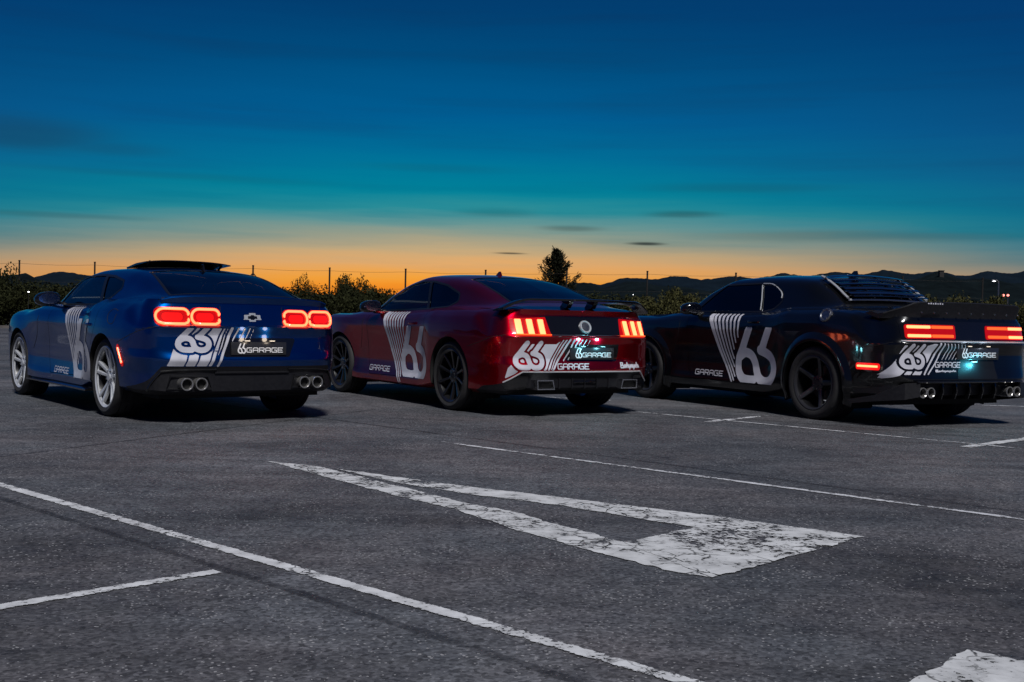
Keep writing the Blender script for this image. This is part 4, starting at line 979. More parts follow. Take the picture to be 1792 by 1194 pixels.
# ring tail lamps, open towards the middle
def cring(y0, y1, z0, z1, open_in, n=8):
    r = (z1-z0)*0.48; g = 0.018; pts = []
    zc = (z0+z1)/2; a, b = (y0, y1)                     # a = outer, b = inner end
    s = 1 if b > a else -1
    pts += [(b-s*0.006, zc+g+0.012)]
    for k in range(n+1):
        t = math.pi/2*k/n; pts.append((b-s*r*0.8+s*r*0.8*math.cos(t), z1-r*0.8+r*0.8*math.sin(t)))
    for k in range(2*n+1):
        t = math.pi/2+math.pi*k/(2*n); pts.append((a+s*r+s*r*math.cos(t), zc+r*1.04*math.sin(t)))
    for k in range(n+1):
        t = -math.pi/2+math.pi/2*k/n; pts.append((b-s*r*0.8+s*r*0.8*math.cos(t), z0+r*0.8+r*0.8*math.sin(t)))
    pts += [(b-s*0.006, zc-g-0.012)]
    return pts
for s in (1, -1):
    for (a, b) in ((.805, .555), (.533, .298)):
        ya, yb = s*a, s*b; path = cring(ya, yb, .822, .955, True)
        q = [P1(c, y, z, 'rear', 0.012) for y, z in path]
        L = obj('tail_light', *decal(c, rrect((ya+yb)/2, .8885, abs(a-b)/2+.012, .082, .05), (min(ya, yb)-.03, max(ya, yb)+.03, .79, .985), .012, 'rear', .003), 'lamp_red_dim', car)
        obj('light_ring', *tube(q, 0.0105, 8), 'lamp_core', L)
        inner = decal(c, rrect((ya+yb)/2+s*0.005, .8885, abs(a-b)/2-.045, .034, .03), (min(ya, yb), max(ya, yb), .83, .95), .010, 'rear', .006); obj('light_lens', *inner, 'lamp_red', L)
    # side marker
    pts = [P1(c, x, z, 'left', 0.006) for x, z in ((-.40, .615), (-.47, .49))]
    mk = decal(c, lambda P: sdstroke(P, [(-.395, .62), (-.475, .485)], .052), (-.53, -.34, .44, .66), .008, 'left' if s > 0 else 'right', .004)
    M_ = obj('side_marker', *mk, 'lamp_red_dim', car); v, f = tube(pts, .008, 6); obj('marker_bar', *((v, f) if s > 0 else mirror(v, f)), 'lamp_core', M_)
    # twin tail pipes in their bezel
    for y in (.60, .475):
        obj('exhaust_tip', *cyl_x(0, s*y, .335, .052, -1.045, -.85, .046), 'dark_chrome', car); obj('exhaust_bore', *cyl_x(0, s*y, .335, .044, -1.006, -.90, .004), 'liner', car)
    bz = [P1(c, s*y, z, 'rear', .008) for y, z in ((.70, .395), (.40, .395), (.37, .29), (.73, .29))]; obj('exhaust_bezel', *tube(bz, .012, 6, True), 'black_trim', car)
    tr = [P1(c, s*y, z, 'rear', .006) for y, z in ((.33, .455), (.62, .452), (.77, .435), (.83, .34), (.85, .275))]; obj('valance_edge', *tube(tr, .009, 6), 'gloss_black', car)
obj('valance_ridge', *tube([P1(c, y, .425, 'rear', .004) for y in np.linspace(-.34, .34, 9)], .010, 6), 'black_plastic', car)
# boot lip spoiler
secs = []
for y in np.linspace(-.76, .76, 23):
    e = abs(y)/.76; b = P1(c, y*.985, 1.0, 'rear')[0]; k = math.sqrt(max(0, 1-e**6)); lift = .012+.020*k
    secs.append([(b+.20, y, 1.030-.01*e**4), (b+.10, y, 1.043+lift*.5-.012*e**4), (b-.012, y, 1.040+lift-.018*e**4), (b-.020, y, 1.032+lift-.018*e**4), (b-.004, y, 1.012-.01*e**4), (b+.03, y, 1.0)])
obj('boot_spoiler', *wing(secs), 'blue_paint', car)
# plate recess (shade put into a flat dark decal), plate, badge, aerial
obj('plate_recess_shade', *decal(c, lambda P: sdpoly(P, [(-.375, .70), (.30, .70), (.25, .578), (-.325, .578)], .02), (-.42, .42, .54, .74), .012, 'rear', .0015), 'gloss_black', car)
plate(c, -.045, .630, .255, .055, 'plate_led')
q = P1(c, 0, .895, 'rear', .006)
bt = lambda P: np.minimum(sdpoly(P, [(-.075, .022), (-.03, .022), (-.03, .038), (.03, .038), (.03, .022), (.075, .022), (.075, -.012), (.085, -.02), (.03, -.02), (.03, -.036), (-.03, -.036), (-.03, -.02), (-.085, -.02), (-.075, .0)]), 1)
B_ = obj('badge', *decal(c, lambda P: bt(P-np.array([0, .895])), (-.10, .10, .85, .945), .005, 'rear', .004), 'satin_silver', car)
obj('badge_inlay', *decal(c, lambda P: bt((P-np.array([0, .895]))*1.75)+.002, (-.10, .10, .85, .945), .005, 'rear', .006), 'gloss_black', B_)
obj('model_badge', *decal(c, lambda P: np.min([sdstroke(P, s_, .010) for s_ in ([(.375, .607), (.365, .63)], [(.36, .607), (.35, .63)], [(.345, .608), (.325, .608)], [(.335, .625), (.315, .625)])], axis=0), (.29, .40, .59, .65), .005, 'rear', .003), 'chrome', car)
def fin(c, x, y, L, H, car, mat):
    z = P1(c, x, y, 'top')[2]-.004; secs = []
    for k in range(8):
        u = k/7; secs.append([(x+L/2-L*u*0.35-(0 if k < 7 else 0)+0, y+w_*(1-u)*.9+w_*.1*np.sign(w_), z+H*u) for w_ in (.022,)]+[(x-L/2+L*.08*u, y+.012*(1-u)+.003, z+H*u), (x-L/2+L*.08*u, y-.012*(1-u)-.003, z+H*u), (x+L/2-L*u*.65, y-.014*(1-u)-.003, z+H*u), (x+L/2-L*u*.6, y+.001, z+H*u), ])
    obj('roof_aerial', *loft([[s_[4], s_[1], s_[2], s_[3]] for s_ in secs]), mat, car)
fin(c, .16, 0, .14, .055, car, 'gloss_black')
# tilted glass sunroof with its arms
pan = []
for y in np.linspace(-.42, .42, 13):
    e = abs(y)/.42; d = .022*e**3; xs = .02*e**4
    pan.append([(.98-xs, y, 1.372-d), (.70, y, 1.402-d*.8), (.42+xs, y, 1.418-d), (.41+xs, y, 1.408-d), (.70, y, 1.384-d*.8), (.97-xs, y, 1.358-d)])
S_ = obj('sunroof', *loft(pan), 'gloss_black', car)
for s in (1, -1): obj('sunroof_arm', *tube([(.62, s*.36, 1.33), (.50, s*.36, 1.40)], .012, 6), 'black_trim', S_)
obj('sunroof_opening', *decal(c, rrect(.70, 0, .30, .42, .05), (.35, 1.05, -.45, .45), .03, 'top', .003), 'liner', car)
for s in (1, -1):    # side skirt blade
    pts = [(x, s*(np.interp(x, [.42, 1.4, 2.40], [.945, .925, .93])), .205) for x in np.linspace(.42, 2.40, 9)]
    obj('side_skirt', *loft([[(p[0], p[1]-s*.05, p[2]+.02), (p[0], p[1]+s*.022, p[2]+.004), (p[0], p[1]+s*.022, p[2]-.010), (p[0], p[1]-s*.05, p[2]-.012)] for p in pts]), 'gloss_black', car)
side_livery(c, 1.01, .33, .285, .845, stripe_set(1.31, .955, .29, [1, .97, .90, .80, .70, .60], .85, .084), (1.60, 1.14, .312, .365))
rear_livery(c, [(-.62, .80), (-.24, .80), (-.285, .64), (-.36, .482), (-.735, .482)], (-.675, .605, .29, .20, .08), [[(-.56, .60), (-.60, .48)], [(-.47, .585), (-.51, .48)], [(-.285, .80), (-.36, .60), (-.41, .48)], [(-.255, .80), (-.31, .62), (-.37, .48)]],
            [([(-.205, .80), (-.25, .66), (-.32, .485)], .026, .020), ([(-.145, .80), (-.165, .75), (-.195, .69)], .017, .008), ([(-.09, .80), (-.105, .75), (-.135, .69)], .014, .006), ([(-.045, .80), (-.058, .75), (-.085, .69)], .011, .005), ([(-.01, .80), (-.022, .75), (-.045, .69)], .008, .004)], None, 'vinyl_blue_under')

# ---------------- red coupe
PF = {
 'RC': [(.25, .11), (.28, .05), (.37, .045), (.43, .015), (.46, 0), (.56, .03), (.70, .02), (.765, 0), (.79, .025), (.97, .10), (1.03, .095)],
 'RK': [(.22, .06), (.25, .02), (.36, .01), (.43, .005), (.50, 0), (.58, .005), (.70, 0), (.77, .003), (.80, .015), (.95, .06), (1.025, .11)],
 'QP': [(.21, .07), (.25, .01), (.36, 0), (.46, 0), (.58, -.005), (.70, -.008), (.80, -.005), (.88, .008), (.95, .035), (1.0, .085), (1.035, .17)],
 'RW': [(.21, .07), (.25, .01), (.36, 0), (.48, -.005), (.60, -.01), (.70, -.012), (.80, -.01), (.88, 0), (.95, .03), (1.005, .085), (1.035, .16)],
 'DR': [(.18, .07), (.21, 0), (.27, 0), (.33, .02), (.44, .035), (.58, .03), (.72, .015), (.83, 0), (.91, .01), (.97, .05), (1.01, .11)],
 'DF': [(.18, .07), (.21, 0), (.27, 0), (.33, .02), (.44, .035), (.58, .03), (.72, .015), (.82, 0), (.89, .01), (.945, .05), (.98, .11)],
 'FW': [(.20, .08), (.23, .02), (.33, 0), (.45, -.005), (.56, -.01), (.68, -.01), (.78, -.005), (.86, .005), (.91, .03), (.94, .08), (.955, .16)],
 'FK': [(.20, .06), (.24, .02), (.35, 0), (.45, 0), (.55, .005), (.64, .01), (.71, .015), (.76, .03), (.80, .05), (.83, .09), (.85, .15)],
 'FC': [(.18, .06), (.22, .02), (.33, 0), (.44, 0), (.54, .005), (.62, .01), (.69, .02), (.74, .035), (.78, .06), (.81, .11), (.83, .19)]}
RED = dict(pos=(.1686, 11.8795), yaw=.5727, wb=2.72, paint='red_paint', label='dark red fastback coupe with three slanted bars in each tail lamp', prof=PF,
 plan=[(-1.06, 0, 'RC'), (-1.045, .45, 'RC'), (-1.0, .71, 'RC'), (-.90, .86, 'RK'), (-.72, .93, 'RK'), (-.40, .955, 'QP'), (0, .962, 'RW'), (.42, .95, 'RW'), (.75, .925, 'DR'), (1.5, .912, 'DF'),
       (2.2, .925, 'DF'), (2.72, .94, 'FW'), (3.13, .915, 'FW'), (3.43, .79, 'FK'), (3.58, .45, 'FC'), (3.64, 0, 'FC')], rear_corner=3, front_corner=13,
 upper=[(-.80, [(.72, 1.045), (.64, 1.052), (.54, 1.058), (.42, 1.062), (.2, 1.068), (0, 1.07)]), (-.63, [(.74, 1.05), (.66, 1.065), (.58, 1.078), (.47, 1.092), (.25, 1.103), (0, 1.107)]),
        (-.2, [(.745, 1.06), (.69, 1.12), (.625, 1.175), (.54, 1.212), (.28, 1.24), (0, 1.25)]), (.25, [(.755, 1.055), (.70, 1.165), (.645, 1.265), (.555, 1.32), (.3, 1.355), (0, 1.365)]),
        (.65, [(.775, 1.04), (.72, 1.175), (.66, 1.305), (.565, 1.365), (.3, 1.40), (0, 1.41)]), (1.05, [(.79, 1.025), (.735, 1.17), (.67, 1.315), (.575, 1.375), (.3, 1.41), (0, 1.42)]),
        (1.4, [(.80, 1.01), (.75, 1.14), (.69, 1.265), (.59, 1.325), (.3, 1.365), (0, 1.375)]), (1.75, [(.80, .995), (.77, 1.08), (.72, 1.155), (.625, 1.205), (.3, 1.25), (0, 1.26)]),
        (2.1, [(.79, .985), (.77, 1.0), (.735, 1.02), (.645, 1.05), (.3, 1.085), (0, 1.09)]), (2.25, [(.77, .98), (.70, .99), (.6, 1.0), (.5, 1.005), (.25, 1.02), (0, 1.025)]), (2.8, [(.70, .96), (.6, .975), (.5, .985), (.4, .985), (.2, 1.0), (0, 1.0)]), (3.2, [(.64, .905), (.58, .925), (.5, .935), (.4, .94), (.2, .95), (0, .95)])],
 arch_z=.35, arch_r=.395, arch_rf=.385, belt=.99, valance=[(-.70, .432), (.70, .432), (.80, .36), (.93, .29), (.96, .05), (-.96, .05), (-.93, .29), (-.80, .36)],
 door=[(.62, 1.02), (.60, .84), (.66, .50), (.74, .30), (1.90, .28), (1.98, .45), (1.99, .92), (1.96, 1.15), (.62, 1.15)], handle=(.86, .865),
 side_glass=[(1.95, 1.005), (.75, 1.035), (.38, 1.06), (.24, 1.115), (.27, 1.175), (.55, 1.262), (.85, 1.305), (1.1, 1.312), (1.38, 1.26)], b_pillar=((.78, 1.04), (.90, 1.30), .025),
 glass_side='glass_clear', glass_quarter='glass_black', glass_rear='glass_dark', backlight=[(-.60, .56), (.32, .50)], windscreen=[(1.36, .56), (2.06, .65)],
 wheel=dict(tyre=.35, rim=.262, w=.285, wf=.265, n=10, style='multi', sw=.013, sw1=.017, hub=.05, mat='rim_black'), track=.945, track_f=.93, seat_x=.95, mirror_mat='gloss_black', mirror=(1.74, 1.0, 1.04), headlamp=(3.25, .70, .74), led_w=0.9, led_col=(.25, .85, 1), handle_mat='red_paint')
c = build_car(RED); car = c.obj
seam(c, [(-.90, .785), (-.72, .75), (-.55, .70), (-.38, .66)], 'left'); seam(c, [(-.60, .66), (-.75, .675), (-.90, .66)], 'top'); seam(c, [(2.1, .92), (2.12, .80), (2.2, .55)], 'left'); seam(c, [(.88, .77), (.80, .765), (.5, .768), (0, .77)], 'rear')
obj('tail_panel', *decal(c, lambda P: sdpoly(P, [(-.46, .79), (.46, .79), (.50, .965), (-.50, .965)], .006), (-.54, .54, .77, .99), .012, 'rear', .004), 'gloss_black', car)
obj('tail_panel_trim', *tube([P1(c, y, .785, 'rear', .006) for y in np.linspace(-.76, .76, 25)], .005, 6), 'chrome', car)
for s in (1, -1):
    L = obj('tail_light', *decal(c, lambda P: sdpoly(np.abs(P), [(.42, .775), (.775, .775), (.805, .84), (.80, .93), (.45, .952)], .006), (min(s*.40, s*.87), max(s*.40, s*.87), .75, .98), .010, 'rear', .005), 'lamp_red_dim', car)
    for y in (.735, .625, .51):
        bar = decal(c, lambda P: np.maximum(np.abs(P[:, 0]-s*y)-.030, np.abs(P[:, 1]-.857)-.074), (s*y-.05, s*y+.05, .77, .94), .007, 'rear', .016); obj('light_bar', *bar, 'lamp_core_hot', L)
    obj('light_edge', *tube([P1(c, s*y, .782, 'rear', .012) for y in np.linspace(.42, .79, 10)], .006, 6), 'lamp_amber', L)
    # square-cut tail pipes
    for y0 in (.50,):
        z0, z1 = .268, .36; sec = lambda x, g: [(x, s*(y0-.10+g), z0+g), (x, s*(y0+.10-g), z0+g), (x, s*(y0+.105-g), z1-g), (x, s*(y0-.08+g), z1-g)]
        obj('exhaust_tip', *loft([sec(-.86, 0), sec(-1.085, 0), sec(-1.085, .010), sec(-.88, .012)], caps=False), 'chrome', car)
        obj('exhaust_bore', *loft([sec(-1.034, .011), sec(-.90, .011)]), 'liner', car)
    ed = [P1(c, s*y, z, 'rear', .005) for y, z in ((0, .436), (.30, .437), (.55, .437), (.71, .436), (.80, .37), (.86, .33))]; obj('valance_chrome', *tube(ed, .0075, 6), 'satin_silver', car)
    vt = decal(c, lambda P: sdpoly(np.abs(P), [(.64, .39), (.73, .39), (.86, .31), (.84, .27), (.66, .27)], .005), (min(s*.6, s*.9), max(s*.6, s*.9), .25, .42), .012, 'rear', .003); obj('corner_vent', *vt, 'gloss_black', car)
for k, y in enumerate((-.30, -.15, 0, .15, .30)):
    q = P1(c, y, .34, 'rear'); obj('diffuser_fin', *loft([[(q[0]+.10, y-.006, .40), (q[0]+.10, y+.006, .40), (q[0]-.012, y+.006, .37), (q[0]-.012, y-.006, .37)], [(q[0]+.16, y-.006, .245), (q[0]+.16, y+.006, .245), (q[0]-.01, y+.006, .27), (q[0]-.01, y-.006, .27)]]), 'black_plastic', car)
obj('fog_lamp', *rbox(P1(c, 0, .335, 'rear')[0]-.012, P1(c, 0, .335, 'rear')[0]+.03, -.14, .14, .315, .355, .012), 'glass_lens', car)
# round badge
V, F = lathe_y([(0, -.010), (.050, -.010), (.056, -.016), (.064, -.016), (.068, -.006), (.068, .02)], 36); q = P1(c, 0, .868, 'rear', .004); t = math.atan2(.09, .19)
def put(V, q, t): return [(q[0]+p[1]*math.cos(t)+p[2]*math.sin(t), q[1]+p[0], q[2]+p[2]*math.cos(t)-p[1]*math.sin(t)) for p in V]
B_ = obj('badge', put(V, q, t), F, 'satin_silver', car)
V, F = lathe_y([(0, -.0125), (.047, -.0125), (.047, -.009)], 30); obj('badge_face', put(V, q, t), F, 'steel', B_)
# raised rear wing on two posts, ends turned down to the wings
secs = []
for y in np.linspace(-.88, .88, 37):
    e = abs(y)/.88; z = 1.128-.094*max(0, (e-.72)/.28)**1.8-.008*e; x = -.955+.16*e**3; ch = .24-.05*e; th = .016
    secs.append([(x+ch*.5, y, z-.012), (x+ch*.2, y, z+th*.6-.004), (x-ch*.45, y, z+th), (x-ch*.5, y, z+th*.7), (x-ch*.48, y, z-th*.5), (x+ch*.1, y, z-th*.8-.004), (x+ch*.48, y, z-.018)])
Wg = obj('rear_wing', *wing(secs), 'gloss_black', car)
for s in (1, -1): obj('wing_post', *loft([[(-.86+dx, s*.15+dy, 1.05) for dx, dy in ((.05, -.03), (.05, .03), (-.06, .03), (-.06, -.03))], [(-.93+dx, s*.15+dy, 1.125) for dx, dy in ((.06, -.02), (.06, .02), (-.06, .02), (-.06, -.02))]]), 'gloss_black', Wg)
plate(c, -.065, .612, .265, .058, 'plate_led_teal')
obj('plate_recess_shade', *decal(c, lambda P: sdpoly(P, [(-.40, .69), (.26, .69), (.225, .548), (-.37, .548)], .012), (-.40, .40, .52, .72), .012, 'rear', .0015), 'gloss_black', car)  # pocket has no depth; its shade is this dark decal's colour
fin(c, .62, 0, .12, .045, car, 'red_paint')
side_livery(c, 1.17, .48, .275, .835, stripe_set(1.63, .985, .20, [1, .97, .90, .80, .68, .56, .46, .38], 1.05, .074), (1.93, 1.43, .315, .370))
rear_livery(c, [(-.66, .70), (-.36, .70), (-.30, .745), (-.235, .745), (-.33, .60), (-.42, .448), (-.72, .448), (-.85, .37), (-.835, .47)], (-.80, .462, .30, .25, .10), [[(-.74, .44), (-.80, .38)], [(-.30, .74), (-.36, .64), (-.47, .45)], [(-.265, .745), (-.33, .64), (-.435, .45)]],
            [([(-.205, .745), (-.27, .64), (-.40, .452)], .022, .018), ([(-.155, .745), (-.19, .66), (-.27, .54)], .018, .010), ([(-.105, .745), (-.14, .67), (-.215, .55)], .016, .008), ([(-.06, .745), (-.075, .72), (-.095, .685)], .013, .007), ([(-.015, .745), (-.028, .72), (-.045, .685)], .010, .006), ([(.03, .745), (.02, .72), (.005, .685)], .008, .005)],
            (-.345, .02, .462, .512), 'vinyl_red_under')
scribble(c, .42, .70, .465, .525, 3)

# ---------------- black coupe
PF = {
 'RC': [(.29, .14), (.31, .06), (.40, .05), (.435, .005), (.46, 0), (.56, .02), (.70, .03), (.79, 0), (.815, .02), (.98, .05), (1.035, .065)],
 'RK': [(.27, .07), (.31, .02), (.40, .02), (.44, .01), (.50, 0), (.58, .003), (.70, .005), (.79, .003), (.82, .015), (.97, .04), (1.045, .09)],
 'QP': [(.25, .07), (.29, .01), (.40, 0), (.52, 0), (.64, 0), (.76, 0), (.86, 0), (.95, .008), (1.02, .03), (1.06, .07), (1.085, .13)],
 'RW': [(.24, .07), (.28, .01), (.40, 0), (.52, 0), (.64, -.005), (.76, -.008), (.88, -.005), (.98, .003), (1.05, .03), (1.09, .075), (1.112, .14)],
 'DR': [(.18, .08), (.22, .01), (.30, 0), (.38, .015), (.48, .027), (.60, .022), (.74, .01), (.88, 0), (.97, .01), (1.03, .045), (1.068, .11)],
 'DF': [(.18, .08), (.22, .01), (.30, 0), (.38, .015), (.48, .027), (.60, .022), (.74, .01), (.87, 0), (.96, .01), (1.015, .045), (1.05, .11)],
 'FW': [(.22, .08), (.26, .02), (.36, 0), (.48, 0), (.60, -.005), (.72, -.005), (.83, 0), (.91, .005), (.96, .03), (.99, .075), (1.01, .15)],
 'FK': [(.22, .05), (.26, .02), (.38, 0), (.48, 0), (.58, .003), (.68, .006), (.77, .01), (.83, .02), (.87, .04), (.90, .08), (.92, .13)],
 'FC': [(.20, .05), (.24, .02), (.36, 0), (.46, 0), (.56, .003), (.66, .006), (.75, .01), (.81, .02), (.86, .04), (.89, .09), (.91, .16)]}
BLACK = dict(pos=(3.885, 11.71), yaw=.4852, wb=2.95, paint='black_paint', label='black widebody coupe with louvred rear window and upright boot spoiler', prof=PF,
 plan=[(-1.085, 0, 'RC'), (-1.08, .5, 'RC'), (-1.05, .75, 'RC'), (-.955, .885, 'RK'), (-.72, .945, 'RK'), (-.42, .97, 'QP'), (0, .978, 'RW'), (.45, .962, 'RW'), (.85, .935, 'DR'), (1.6, .928, 'DF'),
       (2.35, .95, 'DF'), (2.95, .965, 'FW'), (3.4, .945, 'FW'), (3.68, .86, 'FK'), (3.82, .5, 'FC'), (3.87, 0, 'FC')], rear_corner=3, front_corner=13,
 upper=[(-.75, [(.77, 1.07), (.68, 1.08), (.56, 1.088), (.42, 1.092), (.2, 1.098), (0, 1.10)]), (-.12, [(.79, 1.11), (.71, 1.118), (.63, 1.125), (.52, 1.132), (.25, 1.142), (0, 1.146)]), (-.02, [(.79, 1.115), (.725, 1.135), (.655, 1.155), (.565, 1.172), (.28, 1.182), (0, 1.187)]),
        (.22, [(.79, 1.12), (.735, 1.19), (.675, 1.265), (.59, 1.315), (.29, 1.34), (0, 1.348)]), (.45, [(.79, 1.12), (.74, 1.23), (.69, 1.345), (.60, 1.41), (.3, 1.445), (0, 1.455)]), (.75, [(.795, 1.11), (.745, 1.245), (.70, 1.375), (.61, 1.437), (.3, 1.475), (0, 1.485)]),
        (1.1, [(.805, 1.09), (.755, 1.24), (.705, 1.385), (.615, 1.447), (.3, 1.485), (0, 1.495)]), (1.6, [(.815, 1.08), (.765, 1.23), (.71, 1.375), (.62, 1.435), (.3, 1.47), (0, 1.48)]),
        (1.95, [(.82, 1.07), (.785, 1.175), (.74, 1.28), (.645, 1.33), (.3, 1.37), (0, 1.38)]), (2.35, [(.815, 1.055), (.795, 1.075), (.755, 1.10), (.665, 1.13), (.3, 1.165), (0, 1.17)]),
        (2.5, [(.80, 1.04), (.72, 1.052), (.6, 1.06), (.5, 1.065), (.25, 1.08), (0, 1.085)]), (3.2, [(.74, 1.0), (.64, 1.015), (.52, 1.025), (.4, 1.03), (.2, 1.045), (0, 1.045)]), (3.55, [(.70, .955), (.62, .97), (.52, .98), (.4, .985), (.2, .995), (0, .995)])],
 arch_z=.365, arch_r=.425, arch_rf=.415, belt=1.06, valance=[(-.68, .437), (.68, .437), (.88, .40), (1.0, .31), (1.0, .05), (-1.0, .05), (-1.0, .31), (-.88, .40)],
 door=[(.60, 1.08), (.58, .90), (.68, .50), (.74, .33), (2.06, .31), (2.14, .45), (2.15, .98), (2.12, 1.2), (.60, 1.2)], handle=(1.0, .962),
 side_glass=[(2.14, 1.085), (.98, 1.088), (.84, 1.115), (.75, 1.19), (.77, 1.275), (.90, 1.345), (1.15, 1.372), (1.72, 1.362)], b_pillar=((1.04, 1.08), (1.12, 1.37), .012),
 glass_side='glass_black', glass_quarter='glass_black', glass_rear='glass_dark', backlight=[(.0, .545), (.42, .52)], windscreen=[(1.66, .60), (2.32, .68)],
 wheel=dict(tyre=.365, rim=.262, w=.325, wf=.305, n=5, style='five', sw=.030, sw1=.024, hub=.075, mat='rim_grey', rot=.25), track=.995, track_f=.985, seat_x=1.10, mirror=(1.98, 1.03, 1.10), headlamp=(3.55, .70, .82), led_w=0.12, led_col=(.75, .85, 1), handle_mat='black_paint')
c = build_car(BLACK); car = c.obj
seam(c, [(-.94, .80), (-.80, .77), (-.60, .74), (-.46, .70)], 'left'); seam(c, [(-.15, .70), (-.5, .715), (-.92, .72)], 'top'); seam(c, [(2.3, .97), (2.32, .85), (2.42, .62)], 'left'); seam(c, [(-.50, .36), (-.62, .36), (-.72, .38), (-.74, .50), (-.90, .52)], 'left')
# lamps: black panel, red lenses, two rows of light each
obj('tail_panel', *decal(c, lambda P: sdpoly(P, [(-.82, .825), (.82, .825), (.83, .99), (-.83, .99)], .012), (-.90, .90, .80, 1.02), .014, 'rear', .004), 'gloss_black', car)
obj('panel_trim', *tube([P1(c, y, .808, 'rear', .008) for y in np.linspace(-.84, .84, 29)], .0095, 6), 'satin_silver', car)
for s in (1, -1):
    L = obj('tail_light', *decal(c, rrect(s*.505, .902, .300, .066, .02), (min(s*.18, s*.84), max(s*.18, s*.84), .82, .985), .012, 'rear', .008), 'lamp_red_dim', car)
    for z in (.945, .862):
        for (a, b), m_ in (((.53, .785), 'lamp_core_hot'), ((.235, .52), 'lamp_amber')):
            bar = decal(c, lambda P: np.maximum(np.abs(P[:, 0]-s*(a+b)/2)-(b-a)/2, np.abs(P[:, 1]-z)-.0135), (min(s*a, s*b)-.01, max(s*a, s*b)+.01, z-.03, z+.03), .009, 'rear', .014); obj('light_bar', *bar, m_, L)
    mk = decal(c, rrect(-.69, .563, .135, .032, .02), (-.85, -.53, .50, .62), .010, 'left' if s > 0 else 'right', .004); M_ = obj('side_marker', *mk, 'lamp_red', car)
    v, f = tube([P1(c, x, .565, 'left', .010) for x in np.linspace(-.80, -.58, 7)], .011, 6); obj('marker_bar', *((v, f) if s > 0 else mirror(v, f)), 'lamp_core_hot', M_)
    # widebody flares
    for x0, r, nm in ((0, BLACK['arch_r'], 'fender_flare'), (BLACK['wb'], BLACK['arch_rf'], 'fender_flare')):
        secs = []
        for k in range(37):
            a = R(-24)+R(228)*k/36; ca, sa = math.cos(a), math.sin(a)
            def yy(rr):
                h_ = hit(c, (x0+rr*ca, 3, BLACK['arch_z']+rr*sa), (0, -1, 0)); return h_[0].y if h_ and h_[0].y > .7 else .93
            y1 = yy(r+.015); y2 = yy(r+.085)
            secs.append([(x0+(r-.006)*ca, y1-.03, BLACK['arch_z']+(r-.006)*sa), (x0+(r-.006)*ca, y1+.034, BLACK['arch_z']+(r-.006)*sa), (x0+(r+.008)*ca, y1+.040, BLACK['arch_z']+(r+.008)*sa), (x0+(r+.045)*ca, (y1+y2)/2+.026, BLACK['arch_z']+(r+.045)*sa), (x0+(r+.088)*ca, y2-.002, BLACK['arch_z']+(r+.088)*sa), (x0+(r+.06)*ca, y2-.04, BLACK['arch_z']+(r+.06)*sa)])
        v, f = loft(secs); obj(nm, *((v, f) if s > 0 else mirror(v, f)), 'black_paint', car, ang=50)
    for y in (.645, .54):
        obj('exhaust_tip', *cyl_x(0, s*y, .335, .049, -1.095, -.90, .043), 'dark_chrome', car); obj('exhaust_bore', *cyl_x(0, s*y, .335, .041, -1.046, -.92, .004), 'liner', car)
    # corner blade of the diffuser
    obj('diffuser_corner', *loft([[(-.50, s*.97, .20), (-.50, s*1.0, .20), (-.50, s*1.0, .24), (-.50, s*.97, .24)], [(-.80, s*.93, .24), (-.80, s*.972, .24), (-.80, s*.965, .30), (-.80, s*.92, .30)], [(-1.0, s*.80, .27), (-1.045, s*.83, .27), (-1.035, s*.82, .42), (-1.0, s*.80, .42)], [(-1.06, s*.68, .30), (-1.10, s*.69, .30), (-1.09, s*.685, .43), (-1.05, s*.68, .43)]]), 'black_plastic', car)
# lip and vertical fins
lip = []
for y in np.linspace(-.72, .72, 19):
    x = P1(c, y, .45, 'rear')[0]; lip.append([(x+.03, y, .448), (x-.035, y, .442), (x-.040, y, .434), (x-.03, y, .426), (x+.03, y, .428)])
Lp = obj('diffuser_lip', *loft(lip), 'gloss_black', car)
for y in (-.36, -.18, 0, .18, .36):
    x = P1(c, y, .40, 'rear')[0]; obj('diffuser_fin', *loft([[(x+.10, y-.008, .43), (x+.10, y+.008, .43), (x-.03, y+.008, .43), (x-.03, y-.008, .43)], [(x+.14, y-.008, .33), (x+.14, y+.008, .33), (x-.045, y+.008, .34), (x-.045, y-.008, .34)], [(x+.20, y-.006, .255), (x+.20, y+.006, .255), (x-.02, y+.006, .27), (x-.02, y-.006, .27)]]), 'gloss_black', Lp)
obj('diffuser_panel', *loft([[(-.98, y, .42), (-.95, y, .30), (-.80, y, .27), (-.80, y, .42)] for y in (-.40, .40)]), 'black_plastic', Lp)
# upright boot spoiler with bolts
secs = []
for y in np.linspace(-.90, .90, 31):
    e = abs(y); top = 1.185 if e < .70 else 1.185-(e-.70)/.20*.105; top += -.01*(e/.7)**2 if e < .7 else -.01; b = P1(c, min(e, .86)*np.sign(y), 1.0, 'rear')[0]; x = max(b, -1.06)+.02+max(0, e-.72)*.35
    bot = 1.035+.0*e
    secs.append([(x+.20, y, bot+.035), (x+.12, y, bot+.055), (x+.035, y, (bot+top)/2+.012), (x-.028, y, top+.004), (x-.040, y, top-.004), (x-.010, y, (bot+top)/2-.02), (x-.006, y, bot-.012), (x+.03, y, bot-.015)])
Sp = obj('boot_spoiler', *wing(secs), 'black_plastic', car)
for y in np.linspace(-.66, .66, 9):
    V, F = lathe_y([(0, -.006), (.007, -.006), (.009, 0), (.009, .01)], 8); obj('bolt', [(-1.065+p[1]+.008, y+p[0], 1.082+p[2]) for p in V], F, 'steel', Sp)
obj('sticker', *box(-1.094, -1.0915, .40, .64, 1.155, 1.178), 'black_trim', Sp)
obj('sticker_print', *join(*[box(-1.0955, -1.0945, .62-.03*i-.018, .62-.03*i, 1.160, 1.174 if i % 2 else 1.170) for i in range(7)]), 'vinyl', Sp)
